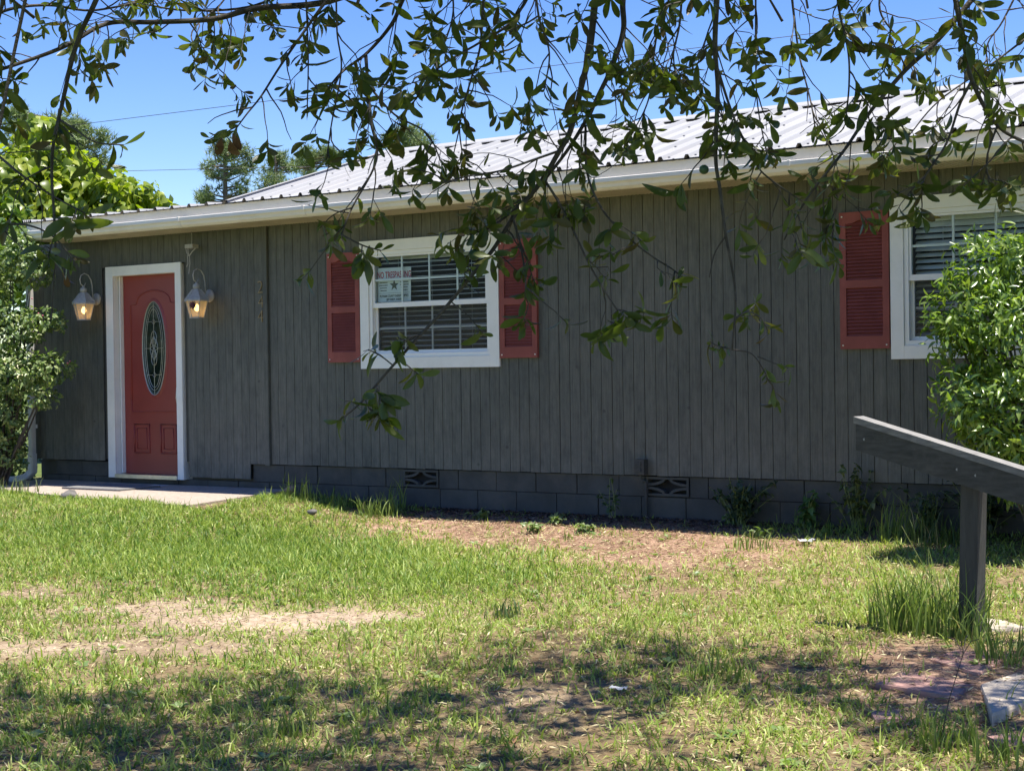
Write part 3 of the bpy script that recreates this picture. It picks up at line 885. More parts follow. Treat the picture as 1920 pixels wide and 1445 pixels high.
# rake trim on the gable end
m = MB(); m.add([(-10.205, -.40, RZ+.0), (-10.205, RY, zr-.08), (-10.205, RY, zr+.024), (-10.205, -.475, RZ+.024), (-10.15, -.475, RZ+.024), (-10.15, RY, zr+.024)], [(0, 1, 2, 3), (3, 2, 5, 4)])
m.build('rake_trim', 'tin', roof)
# low roof over the entry part
m = MB(); m.box(GX0-.02, -10.21, -.43, 2.4, ZT+.025, RZ-.012); low = m.build('entry_roof', 'tin_dark', house)
x = -10.215-w*3; lx = [-10.215-w*k for k in (1, 2, 3)]
for x in lx: tin_panel(x, w-.001, -.475, RZ-.002, 2.42, RZ-.002+.06*2.9, low)
tin_panel(GX0-.03, lx[-1]-GX0+.029, -.475, RZ-.002, 2.42, RZ-.002+.06*2.9, low)

# --- downspout
m = MB(); dpx = -13.50
# square corrugated pipe with a bottom elbow
def sqtube(m, pts, a, bb):
    rings = []
    for i, p in enumerate(pts):
        p = np.array(p, float); t = unit(np.array(pts[min(i+1, len(pts)-1)], float)-np.array(pts[max(i-1, 0)], float))
        s = np.array([0, 1., 0]); q = np.cross(t, s)
        rings.append([p+q*a*sx+s*bb*sy for sx, sy in ((-1, -.7), (-.7, -1), (.7, -1), (1, -.7), (1, .7), (.7, 1), (-.7, 1), (-1, .7))])
    n = 8; vs = [v for r in rings for v in r]
    fs = [(i*n+k, i*n+(k+1) % n, (i+1)*n+(k+1) % n, (i+1)*n+k) for i in range(len(pts)-1) for k in range(n)]
    m.add(vs, fs)
DSX, DSY = -13.46, -.085
sqtube(m, [(DSX, DSY, 2.2), (DSX, DSY, .42)], .036, .03)
ds = m.build('downspout', 'pipe', house)
m = MB(); sqtube(m, [(DSX, DSY, .43), (DSX, DSY, .30)], .043, .037); m.build('downspout_sleeve', 'pipe', ds)
m = MB(); sqtube(m, [(DSX, DSY, 2.19), (DSX+.05, -.16, 2.35), (DSX+.28, -.40, 2.56), (DSX+.36, -.49, 2.66)], .036, .03); m.build('downspout_offset', 'pipe', ds)
m = MB(); sqtube(m, [(DSX, DSY, .31), (DSX, DSY, .24), (DSX-.05, DSY-.03, .185), (DSX-.13, DSY-.08, .155), (DSX-.34, DSY-.18, .135)], .043, .04); m.build('downspout_elbow', 'pipe', ds)

# ================================================================== THINGS ON THE WALL
def lantern(px, py, label, dx, star=False):
    c = atY(px, py, -.2)
    X0, Z0 = c[0], c[2]
    t = thing('wall_lantern', label, 'lantern', (X0, -.02, Z0), 'lit lanterns beside the front door')
    n = 6
    def hexr(r, z, rot=R(30)): return [(X0+r*math.cos(rot+k*math.pi/3), -.2+r*math.sin(rot+k*math.pi/3), Z0+z) for k in range(n)]
    zb, zt = -.105, .055
    rb, rt = .068, .108
    # glass body
    m = MB(); a, c2 = hexr(rb-.003, zb), hexr(rt-.003, zt)
    for k in range(n):
        g = MB(); g.add([a[k], a[(k+1) % n], c2[(k+1) % n], c2[k]], [(0, 1, 2, 3)]); g.build('glass_pane', 'lampglass', t)
    m = MB(); a, c2 = hexr(rb, zb), hexr(rt, zt)
    for k in range(n): m.tube([a[k], c2[k]], .0045, 5)
    m.build('cage_bars', 'lampmetal', t)
    m = MB(); m.add(hexr(rb+.006, zb-.008)+hexr(rb+.006, zb+.004), [(k, (k+1) % n, n+(k+1) % n, n+k) for k in range(n)]+[tuple(range(n))[::-1], tuple(range(n, 2*n))]); m.build('bottom_plate', 'lampmetal', t)
    m = MB(); r0 = hexr(rt+.014, zt-.004); r1 = hexr(rt+.014, zt+.014); r2 = hexr(.042, zt+.112); r3 = hexr(.036, zt+.118)
    vs = r0+r1+r2+r3; fs = [(j*n+k, j*n+(k+1) % n, (j+1)*n+(k+1) % n, (j+1)*n+k) for j in range(3) for k in range(n)]+[tuple(range(3*n, 4*n)), tuple(range(n))[::-1]]
    m.add(vs, fs); cap_ = m.build('lantern_roof', 'lampmetal', t)
    m = MB()
    for k in range(n): m.tube([r1[k], r2[k]], .005, 5)
    m.build('roof_rib', 'lampmetal', cap_)
    m = MB(); m.lathe([(.018, 0), (.033, .012), (.036, .03), (.030, .048), (.014, .056), (.010, .075)], (X0, -.2, Z0+zt+.114), 14); m.build('finial', 'lampmetal', t, sm=True)
    zf = Z0+zt+.175
    m = MB()
    pts = [(X0, -.2+.03, zf+.045), (X0, -.2+.015, zf+.015), (X0, -.2-.005, zf+.008), (X0, -.2-.035, zf+.03), (X0, -.245, zf+.075), (X0, -.23, zf+.118), (X0, -.185, zf+.14), (X0, -.135, zf+.125), (X0, -.10, zf+.08), (X0, -.085, zf+.02), (X0, -.075, Z0+.10), (X0, -.03, Z0+.09)]
    m.tube(pts, [.0045, .005, .006]+[.006]*9, 8); m.build('scroll_arm', 'lampmetal', t, sm=True)
    m = MB(); m.lathe([(.062, -.018), (.064, -.03), (.056, -.042), (.03, -.052), (.012, -.056)], (X0, 0, Z0+.11), 20, 'y'); m.build('back_plate', 'lampmetal', t, sm=True)
    m = MB(); m.lathe([(.006, -.035), (.017, -.028), (.026, -.008), (.026, .006), (.017, .022), (.012, .034)], (X0, -.2, Z0-.01), 12); m.build('bulb', 'bulb', t, sm=True)
    m = MB(); m.tube([(X0, -.2, Z0+.022), (X0, -.2, Z0+.055)], .012, 8); m.build('bulb_socket', 'white', t)
    ld = bpy.data.lights.new('lantern_light', 'POINT'); ld.energy = .07; ld.color = (1, .62, .26); ld.shadow_soft_size = .02
    lo = bpy.data.objects.new('lantern_light', ld); COL.objects.link(lo); lo.parent = t; lo.location = Vector((X0, -.2, Z0-.055))-WORLD[t.name]
    if star:
        s = MB(); cx, cy, cz = atY(361, 572, -.312)
        vs = [(cx, cy-.004, cz)]; n2 = 22
        for i in range(n2):
            a = 2*math.pi*i/n2; r = .043 if i % 2 == 0 else .024
            vs.append((cx+r*math.cos(a)*.9, cy+.03*math.cos(a)*.4, cz+r*math.sin(a)))
        vs += [(x_, y_+.004, z_) for x_, y_, z_ in vs]
        k = n2+1
        s.add(vs, [(0, 1+i, 1+(i+1) % n2) for i in range(n2)]+[(k, k+1+(i+1) % n2, k+1+i) for i in range(n2)]+[(1+i, k+1+i, k+1+(i+1) % n2, 1+(i+1) % n2) for i in range(n2)])
        o = s.build('sunburst_ornament', 'dark_red', None)
        tag(o, 'small dark red sunburst ornament hung on the lantern right of the door', 'ornament')
MAT['dark_red'] = simple('dark_red_metal', (.075, .012, .014), .5, .3, 60, bs=0)
lantern(157, 580, 'lit grey hexagonal lantern on the wall left of the red door', 0)
lantern(369, 575, 'lit grey hexagonal lantern right of the red door, with a sunburst on its glass', 0, True)

def text_mesh(s, size, mat, extr_=.004, shear=0, sx=1.0, name='lettering', bold=0.0, align='CENTER'):
    c = bpy.data.curves.new('txt', 'FONT'); c.body = s; c.size = size; c.extrude = extr_; c.align_x = align; c.offset = bold
    c.resolution_u = 3
    o = bpy.data.objects.new('txt', c); COL.objects.link(o)
    dg = bpy.context.evaluated_depsgraph_get()
    me = bpy.data.meshes.new_from_object(o.evaluated_get(dg))
    bpy.data.objects.remove(o); bpy.data.curves.remove(c)
    # stand upright facing -y : (x,y,z)->(x,-z,y)
    co = np.empty(len(me.vertices)*3); me.vertices.foreach_get('co', co); co = co.reshape(-1, 3)
    new = np.stack([co[:, 0]*sx, -co[:, 2], co[:, 1]], -1); me.vertices.foreach_set('co', new.ravel()); me.update()
    me.materials.clear(); me.materials.append(MAT[mat]); me.name = name
    return me
hn = thing('house_number', 'brass house number 244 stacked vertically on the grey siding', 'house number', (-10.135, -.03, 1.76))
for ch, pb in (('2', 549), ('4', 577), ('4', 604)):
    p = atY(500, pb, -.02)
    me = text_mesh(ch, .175, 'brass', .006, sx=.95, name='digit', bold=-.004)
    place('digit', me, hn, (-10.185+rng.normal()*.004, -.0275, p[2]))

# sign behind the upper sash
sx0, sx1 = -8.815, -8.44
sz0, sz1 = 1.885, 2.195
sy = .045
m = MB(); m.add([(sx0, sy, sz0), (sx1, sy, sz0), (sx1+.008, sy, sz1), (sx0, sy, sz1), (sx0, sy+.004, sz0), (sx1, sy+.004, sz0), (sx1+.008, sy+.004, sz1), (sx0, sy+.004, sz1)],
                [(0, 1, 2, 3), (7, 6, 5, 4), (0, 4, 5, 1), (1, 5, 6, 2), (2, 6, 7, 3), (3, 7, 4, 0)])
sg = thing('notice_sign', 'white no trespassing notice with red lettering and a dark star behind the window', 'sign', (sx0, sy, sz0))
m.build('sign_board', 'sign', sg)
place('lettering', text_mesh('NO TRESPASSING', .082, 'sign_red', .0006, sx=.60, bold=.0012), sg, ((sx0+sx1)/2+.003, sy-.0012, sz1-.092))
m = MB(); vs = []
for i in range(10):
    a = math.pi/2+i*math.pi/5; r = .054 if i % 2 == 0 else .021
    vs.append(((sx0+sx1)/2+.003+r*math.cos(a), sy-.0014, sz0+.150+r*math.sin(a)))
m.add(vs, [tuple(range(10))]); m.build('star', 'sign_ink', sg)
m = MB(); m.box(sx0+.012, sx1-.012, sy-.0016, sy-.0008, sz0+.079, sz0+.081); m.build('rule_line', 'sign_ink', sg)
m = MB()
for k in range(4):   # lines of print too small to read
    z = sz0+.172-k*.024
    for cx_, w_ in (((sx0+.068), .044), (sx1-.070, .044)):
        ww = w_*[1, 1.1, .85, .8][k]; x = cx_-ww
        while x < cx_+ww:
            l = float(rng.uniform(.006, .016)); m.box(x, min(x+l, cx_+ww), sy-.0016, sy-.0008, z, z+.009); x += l+.004
m.build('small_print', 'sign_ink', sg)
place('lettering', text_mesh("PUTNAM COUNTY SHERIFF'S OFFICE", .032, 'sign_ink', .0006, sx=.62, bold=.0004), sg, ((sx0+sx1)/2, sy-.0012, sz0+.043))
place('lettering', text_mesh("JEFF HARDY, SHERIFF", .030, 'sign_ink', .0006, sx=.62, bold=.0004), sg, ((sx0+sx1)/2, sy-.0012, sz0+.012))

# hanging hook bracket above the right lantern
p = atY(358, 462, -.12)
hb = thing('hanging_bracket', 'small pale bracket with dangling cords under the eave above the right lantern', 'bracket', (p[0], p[1], p[2]))
X0, Y0, Z0 = p
m = MB(); m.box(X0-.05, X0+.055, Y0-.035, Y0+.05, Z0-.018, Z0+.018)
m.build('bracket_box', 'lampmetal', hb)
m = MB(); m.tube([(X0+.01, Y0, Z0+.018), (X0+.012, Y0, Z0+.08), (X0, Y0+.01, ZT-.001)], .003, 5); m.build('hanger_wire', 'lampmetal', hb)
for a, c in ((-.05, -.01), (.085, -.005), (-.02, .0)):
    m = MB(); m.tube([(X0+a, Y0-.02, Z0-.02), (X0+(a+c)/2, Y0-.03, Z0-.06), (X0+c, Y0-.02, Z0-.095)], .005, 5); m.build('stay', 'lampmetal', hb)
for a, l in ((-.003, .27), (-.03, .2)):
    m = MB(); m.tube([(X0+a, Y0-.02, Z0-.085), (X0+a+.006, Y0-.02, Z0-.17), (X0+a-.008, Y0-.025, Z0-l)], .0045, 5); m.build('cord', 'lampmetal', hb)

# outlet box and conduit
ob = thing('outlet_box', 'grey weatherproof outlet box with conduit above the pierced block', 'outlet box', (-6.06, 0, .03))
m = MB(); m.box(-6.105, -6.015, -.075, -.0045, .392, .515); m.build('box', 'block', ob)
for z in (.415, .462):
    m = MB(); m.box(-6.095, -6.04, -.084, -.0755, z, z+.034); m.build('cover_flap', 'block', ob)
m = MB(); m.tube([(-6.062, -.04, .391), (-6.062, -.04, .355), (-6.045, -.035, .335), (-6.03, -.02, .33), (-6.028, -.018, .30), (-6.028, -.018, -.05)], .0125, 8); m.build('conduit', 'block', ob)
# a little clip plate near the downspout
p = atY(66, 799, -.03)
m = MB(); m.box(p[0]-.02, p[0]+.02, -.035, -.0165, p[2]-.02, p[2]+.02); tag(m.build('hose_plate', 'white', None), 'tiny white plate on the grey wall beside the downspout', 'plate')

# ================================================================== ON THE GROUND BY THE HOUSE
m = MB()
pp = [(-9.86, -.003), (-9.50, -1.70), (-10.6, -1.62), (-12.45, -1.22), (-13.4, -1.0), (-13.4, -.003)]
m.prism(pp[::-1], -.12, .150)
pat = struct(m.build('patio', 'concrete'))
p = atY(215, 912, -.6)
mt = MB(); mx0, mx1, my0, my1 = -12.10, -11.28, -.86, -.30
mt.prism([(mx0+.02, my0), (mx1-.02, my0), (mx1, my0+.02), (mx1, my1-.02), (mx1-.02, my1), (mx0+.02, my1), (mx0, my1-.02), (mx0, my0+.02)], .152, .166)
dm = mt.build('doormat', 'mat'); tag(dm, 'flat grey doormat on the patio in front of the red door', 'doormat')
def rock(name, c, r, mat, label, cat, sq=(1, 1, .6)):
    u = 10; v = 6; vs = []; fs = []
    q = np.random.default_rng(int(abs(c[0]*1000)))
    for j in range(v+1):
        for i in range(u):
            a = 2*math.pi*i/u; b_ = math.pi*j/v; k = r*(1+.22*q.normal()*.6)
            vs.append((k*sq[0]*math.sin(b_)*math.cos(a), k*sq[1]*math.sin(b_)*math.sin(a), k*sq[2]*math.cos(b_)))
    for j in range(v):
        for i in range(u): fs.append((j*u+i, (j+1)*u+i, (j+1)*u+(i+1) % u, j*u+(i+1) % u))
    m = MB(); m.add(vs, fs); o = m.build(name, mat, None, True, c)
    return tag(o, label, cat)
P = atG(130, 934); rock('stone', (P[0], P[1], .15), .085, 'rock', 'jagged grey stone at the lawn edge of the patio', 'stone')
P = atG(585, 962); rock('stone', (P[0], P[1], P[2]+.01), .04, 'rock', 'small stone in the grass right of the patio', 'stone')
P = atG(545, 928); rock('stone', (P[0], P[1], P[2]+.05), .06, 'paver_red', 'reddish stone at the right corner of the patio', 'stone')
def scrap(px, py, r, label, mat='paper'):
    P = atG(px, py); q = np.random.default_rng(px)
    m = MB(); n = 5; vs = []
    for j in range(n):
        for i in range(n): vs.append(((i-2)*r/2+q.normal()*r*.08, (j-2)*r/2.6+q.normal()*r*.08, .02+abs(q.normal())*r*.3))
    m.add(vs, [(j*n+i, j*n+i+1, (j+1)*n+i+1, (j+1)*n+i) for j in range(n-1) for i in range(n-1)])
    o = m.build('paper_scrap', mat, None, False, (P[0], P[1], P[2]+.005)); tag(o, label, 'litter')
scrap(1512, 1022, .055, 'white paper scrap on the dirt near the weeds by the wall')
scrap(1160, 1303, .035, 'crumpled white paper scrap in the shaded lawn')
m = MB(); P = atY(318, 903, -.15)
m.add([(-11.55, -.28, .155), (-11.34, -.25, .154), (-11.32, -.16, .157), (-11.52, -.17, .160)], [(0, 1, 2, 3)]); tag(m.build('paper_scrap', 'paper'), 'white paper scrap on the patio at the door threshold', 'litter')

# handrail
Pp = atG(1818, 1190)
rail_d = unit(np.array([.985, -.15, 0]))
side = np.array([rail_d[1], -rail_d[0], 0])    # toward the camera side
P1 = atZ(1608, 800, 8.02); P2 = atZ(1815, 866, 7.62)
d3 = unit(P2-P1)
P3 = P2+d3*.95
hr = thing('handrail', 'weathered dark grey timber handrail sloping down on a square post', 'handrail', (Pp[0], Pp[1], Pp[2]))
def beam(m, A, B, sd, w, h, off=0.0, up=0.0):
    """board between A and B, w thick along sd, h tall, offset"""
    A = np.array(A)+sd*off; B = np.array(B)+sd*off
    z = np.array([0, 0, 1.])
    vs = []
    for q in (A, B):
        for a, c in ((-1, -1), (1, -1), (1, 1), (-1, 1)): vs.append(q+sd*w/2*a+z*(h/2*c+up))
    m.add(vs, [(0, 3, 2, 1), (4, 5, 6, 7), (0, 1, 5, 4), (1, 2, 6, 5), (2, 3, 7, 6), (3, 0, 4, 7)])
m = MB(); beam(m, P1, P3, side, .038, .135, .0, -.052); m.build('side_board', 'wood_board', hr)
for A_, t_ in ((P2, -.05), (P2, .05), (P1, .05)):
    q_ = A_+d3*t_+side*.0192; m = MB(); m.lathe([(.007, .0), (.007, .003), (.003, .005)], (0, 0, 0), 8, 'y'); o_ = m.build('screw', 'screw', hr, False, (q_[0], q_[1], q_[2]-.05))
m = MB(); beam(m, P1-d3*.012, P3, side, .105, .034, -.03, .034); m.build('rail_cap', 'wood_cap', hr)
# post behind the board
pc = np.array([Pp[0], Pp[1]])
ptop = P2[2]-.02
m = MB(); hs = .047
ex, ey = rail_d[:2]; fx, fy = side[:2]
prof = []
for a, c in ((-1, -1), (1, -1), (1, 1), (-1, 1)):
    prof.append((a, c))
base = (pc-side[:2]*0.0)
top = (P2-side*(.019+hs+.002))[:2]
vs = []
for q, z in ((base, Pp[2]-.3), (top, ptop)):
    for a, c in prof: vs.append((q[0]+a*hs*ex+c*hs*fx, q[1]+a*hs*ey+c*hs*fy, z))
m.add(vs, [(0, 3, 2, 1), (4, 5, 6, 7), (0, 1, 5, 4), (1, 2, 6, 5), (2, 3, 7, 6), (3, 0, 4, 7)])
m.build('post', 'wood', hr)

# pavers by the post
def paver(pts, z, th, mat, label):
    Q = [atG(*p) for p in pts]
    m = MB(); c = np.mean(Q, 0)
    inner = [(q[:2]-c[:2])*.97 for q in Q]; outer = [q[:2]-c[:2] for q in Q]
    n = len(Q); vs = [(x, y, -th) for x, y in outer]+[(x, y, z-.012) for x, y in outer]+[(x, y, z) for x, y in inner]
    m.add(vs, [(k, (k+1) % n, n+(k+1) % n, n+k) for k in range(n)]+[(n+k, n+(k+1) % n, 2*n+(k+1) % n, 2*n+k) for k in range(n)]+[tuple(range(2*n, 3*n))])
    o = m.build('paver', mat, None, False, (c[0], c[1], c[2])); tag(o, label, 'paver', 'pavers around the handrail post')
paver([(1640, 1290), (1690, 1258), (1830, 1280), (1790, 1316)], .012, .08, 'paver_red', 'red paver nearest the tall flower stalk in front of the post')
paver([(1740, 1238), (1800, 1215), (1885, 1238), (1835, 1270)], .008, .08, 'paver_red', 'red paver strewn with dead grass right in front of the post')
paver([(1838, 1290), (1905, 1262), (2010, 1290), (1860, 1362)], .022, .12, 'paver_grey', 'pale concrete slab at the right edge in front of the post')
paver([(1838, 1165), (1880, 1168), (1925, 1182), (1860, 1190)], .022, .08, 'paver_grey', 'pale concrete paver behind the foot of the post')
paver([(1850, 1390), (1900, 1378), (1950, 1400), (1890, 1412)], .02, .08, 'paver_red', 'red paver below the pale slab at the right edge')
paver([(1630, 1335), (1690, 1330), (1700, 1352), (1640, 1358)], .012, .08, 'paver_red', 'red paver mostly buried in shaded grass')

# ================================================================== LAWN
def make_lawn():
    n = 185000
    # tuft seeds in the part of the yard that is seen, with a margin
    Z = np.sqrt(rng.uniform(4.3**2, 17.5**2, n)); lat = rng.uniform(-1, 1, n)*(.36*Z+.7)
    Zf = AF[:2]/np.linalg.norm(AF[:2]); Rr = np.array([Zf[1], -Zf[0]])
    XY = CAM[:2]+Zf*Z[:, None]+Rr*lat[:, None]
    x, y = XY[:, 0], XY[:, 1]
    keep = (y < -.05)
    # patio
    inpat = (x < -9.60+(-.2*(y+.0))) & (y > -1.72+(-9.5-x)*.16*0+np.clip((-9.5-x), 0, 5)*.16) & (x > -13.6)
    keep &= ~inpat
    x, y = x[keep], y[keep]
    def blob(px, py, rx, ry):
        q = proj(np.stack([x, y, ground_z(x, y)], -1))
        return np.exp(-(((q[:, 0]-px)/rx)**2+((q[:, 1]-py)/ry)**2))
    # bare and lush places, laid out in yard metres
    def wb(cx, cy, rx, ry, ang=0):
        c, s = math.cos(ang), math.sin(ang); dx, dy = x-cx, y-cy
        return np.exp(-(((dx*c+dy*s)/rx)**2+((-dx*s+dy*c)/ry)**2))
    nz = (np.sin(2.3*x+1.1*y)+np.sin(1.2*x-2.9*y+2)+np.sin(5.1*x+4.2*y+1)*.7+np.sin(7.7*x-6.1*y)*.6)/3.3
    nz2 = (np.sin(11*x+3*y)+np.sin(-4*x+13*y+1)+np.sin(17*x-15*y))/3
    dens = .58+.33*nz+.22*nz2
    yard = R(33.5)
    def atb(px, py, rx, ry, k):   # rx across the view, ry along it, in metres
        P = atG(px, py); return k*wb(P[0], P[1], rx, ry, yard)
    bare = atb(1040, 1000, 1.25, 1.0, 1.0)+atb(860, 975, .9, .7, .9)+atb(1280, 1040, .9, .8, .7)+atb(480, 1165, .85, .34, .8)+atb(250, 1140, .5, .22, .55)+atb(640, 1165, .4, .25, .5)+atb(60, 1215, .6, .2, .55)+atb(40, 1110, .5, .3, .5)
    bare += atb(1180, 985, 1.3, .5, .6)+atb(1000, 1310, .25, .2, .5)+atb(1760, 1265, .35, .7, .9)+atb(380, 1215, .5, .25, .5)+atb(1090, 1350, .3, .2, .4)
    lush = atb(300, 970, 2.4, .9, .55)+atb(650, 1050, 1.5, .9, .6)+atb(900, 1090, .9, .5, .6)+atb(1650, 1130, .6, .6, .35)+atb(420, 1020, 1.2, 1, .3)
    d = np.clip(dens-bare*.95+lush*.6-.10*smooth((x+6.4)/2.6)-.06*smooth((-y-3.6)/1.4), .03, 1.25)
    sel = rng.random(len(x)) < d*.86
    x, y, d, lu = x[sel], y[sel], d[sel], lush[sel]
    ba = bare[sel]
    k = rng.integers(3, 8, len(x))
    idx = np.repeat(np.arange(len(x)), k)
    N = len(idx)
    spread = .026
    bx = x[idx]+rng.normal(size=N)*spread; by = y[idx]+rng.normal(size=N)*spread
    bz = ground_z(bx, by)-.004
    hgt = (.038+.036*rng.random(N)**1.5+.036*np.clip(lu[idx], 0, 1)*rng.random(N))*(.75+.5*rng.random(len(x)))[idx]
    hgt *= np.where(rng.random(N) < .06, 1.7, 1)
    az = rng.uniform(0, 2*math.pi, N); lean = np.abs(rng.normal(size=N))*.78+.18
    wdt = .0026+.0023*rng.random(N)
    # pull of colour: green, yellow green, straw
    dry = -.17+rng.random(N)*.80+.40*rng.random(len(x))[idx]-.13*np.clip(lu[idx], 0, 1)+.15*np.clip(ba[idx], 0, 1)+(.20*smooth((x+6.4)/2.6))[idx]-.05+(.14*nz)[sel][idx]
    g1 = np.array([.10, .20, .028]); g2 = np.array([.33, .42, .08]); st = np.array([.64, .57, .29])
    t = np.clip(dry, 0, 1)[:, None]
    colr = np.where(t < .5, g1+(g2-g1)*(t*2), g2+(st-g2)*np.clip((t-.5)*2, 0, 1)**1.3)
    colr *= (.8+.4*rng.random((N, 1)))
    lie = (t[:, 0] > .72); lean = np.where(lie, lean+.9, lean)
    # blade: 3 levels
    d2 = np.stack([np.cos(az), np.sin(az)], -1); perp = np.stack([-d2[:, 1], d2[:, 0]], -1)
    pa = az+rng.normal(size=N)*.8; perp = np.stack([-np.sin(pa), np.cos(pa)], -1)
    V = np.zeros((N, 5, 3)); lev = [0, .55, 1.0]; wl_ = [1, .85, 0]
    vi = 0
    for j, (l, w_) in enumerate(zip(lev, wl_)):
        ang = lean*(.3+1.1*l)
        hor = hgt*l*np.sin(ang)*1.1; ver = np.maximum(hgt*l*np.cos(ang), .004*l)
        c = np.stack([bx+d2[:, 0]*hor, by+d2[:, 1]*hor, bz+ver], -1)
        off = np.zeros((N, 3)); off[:, :2] = perp*(wdt*w_)[:, None]
        if j < 2: V[:, vi] = c-off; V[:, vi+1] = c+off; vi += 2
        else: V[:, vi] = c
    base = (np.arange(N)*5)[:, None, None]
    tri = np.array([[0, 1, 3], [0, 3, 2], [2, 3, 4]])
    F = (base+tri[None]).reshape(-1, 3)
    C = np.repeat(colr, 5, 0)
    me = np_mesh('lawn', V.reshape(-1, 3), F, 'grass', C)
    o = place('lawn', me); stuff(o)
    tag(o, 'patchy green and straw coloured lawn in front of the house', 'lawn')
    return N
make_lawn()

def litter(name, label, cat, n, region, col, size, mat='mulch', flat=.3, wr=(.14, .42)):
    """scattered chips and dead leaves: region(n)->x,y"""
    x, y = region(n); n = len(x); z = ground_z(x, y)
    L = size*(.5+rng.random(n)); az = rng.uniform(0, 2*math.pi, n); wd = L*rng.uniform(*wr, n)
    D = np.stack([np.cos(az), np.sin(az), rng.normal(size=n)*flat], -1); D /= np.linalg.norm(D, axis=1, keepdims=True)
    Nn = rng.normal(size=(n, 3))*flat; Nn[:, 2] += 1
    X, Yv, Zv = frames(D, Nn)
    P = np.stack([x, y, z+.006+.012*rng.random(n)], -1)
    V = np.stack([P-X*L[:, None]*.5, P+Yv*wd[:, None]*.5+Zv*L[:, None]*.06, P+X*L[:, None]*.5, P-Yv*wd[:, None]*.5+Zv*L[:, None]*.06], 1)
    F = (np.arange(n)*4)[:, None]+np.array([[0, 3, 2, 1]])
    pal = np.array(col); c = pal[rng.integers(0, len(pal), n)]*(.7+.6*rng.random((n, 1)))
    o = place(name, np_mesh(name, V.reshape(-1, 3), F, mat, np.repeat(c, 4, 0), sm=False)); stuff(o); tag(o, label, cat)
def reg_wall(n):
    x = rng.uniform(-9.6, -1.2, n); y = -np.abs(rng.normal(size=n))*.24-.0; k = y < .0
    return x[k], y[k]
litter('leaf_litter', 'dark dead leaves and mulch lying along the foot of the block wall', 'litter', 9000, reg_wall, [(.07, .045, .032), (.13, .085, .055), (.04, .028, .02), (.2, .14, .1)], .036)
def reg_dirt(n):
    c = [atG(1040, 1000), atG(860, 975), atG(1280, 1040), atG(1180, 985), atG(1760, 1265)]
    i = rng.integers(0, len(c), n); C = np.array(c)[i]
    return C[:, 0]+rng.normal(size=n)*.9, np.minimum(C[:, 1]+rng.normal(size=n)*.55, -.05)
litter('dry_thatch', 'reddish pine needles and dry thatch over the bare dirt', 'thatch', 15000, reg_dirt, [(.27, .16, .10), (.34, .23, .15), (.2, .11, .07), (.42, .32, .2)], .045, flat=.15, wr=(.05, .16))
def reg_yard(n):
    Z = np.sqrt(rng.uniform(4.5**2, 16**2, n)); lat = rng.uniform(-1, 1, n)*(.36*Z+.5)
    Zf = AF[:2]/np.linalg.norm(AF[:2]); Rr = np.array([Zf[1], -Zf[0]]); XY = CAM[:2]+Zf*Z[:, None]+Rr*lat[:, None]
    k = (XY[:, 1] < -.4) & ~((XY[:, 0] < -9.4) & (XY[:, 1] > -1.85))
    return XY[k, 0], XY[k, 1]
litter('dry_clippings', 'straw coloured grass clippings strewn through the lawn', 'clippings', 75000, reg_yard, [(.52, .45, .24), (.42, .35, .18), (.60, .53, .31), (.28, .20, .11), (.18, .12, .07), (.3, .3, .1)], .042, flat=.25, wr=(.07, .17))
def reg_leaf(n):
    x, y = reg_yard(n); k = rng.random(len(x)) < np.clip((-y-2.5)/4, .05, 1); return x[k], y[k]
litter('fallen_leaves', 'scattered small brown oak leaves fallen on the lawn', 'leaves', 2400, reg_leaf, [(.22, .12, .06), (.3, .17, .09), (.16, .08, .045), (.1, .06, .04)], .042, flat=.35)

def lawn_weeds():
    x, y = reg_yard(420); P = []; D = []; N = []; L = []
    for a, c in zip(x, y):
        z = float(ground_z(a, c)); k = rng.integers(4, 9); ph = rng.random()*6; s = rng.uniform(.02, .045)
        for j in range(k):
            t = ph+j*2.4; P.append((a+.01*math.cos(t), c+.01*math.sin(t), z+.006)); D.append((math.cos(t), math.sin(t), .35+.5*rng.random())); N.append((rng.normal()*.2, rng.normal()*.2, 1)); L.append(s*(.7+.6*rng.random()))
    t = thing('lawn_weeds', 'small broad leaved weeds scattered flat through the lawn', 'weeds', (-5, -4, 0)); t['kind'] = 'stuff'
    foliage(t, 'small', P, D, N, L, [(.10, .17, .04), (.2, .28, .08), (.28, .34, .12)], 'weed', 'weed', 0, 'leaves')
lawn_weeds()

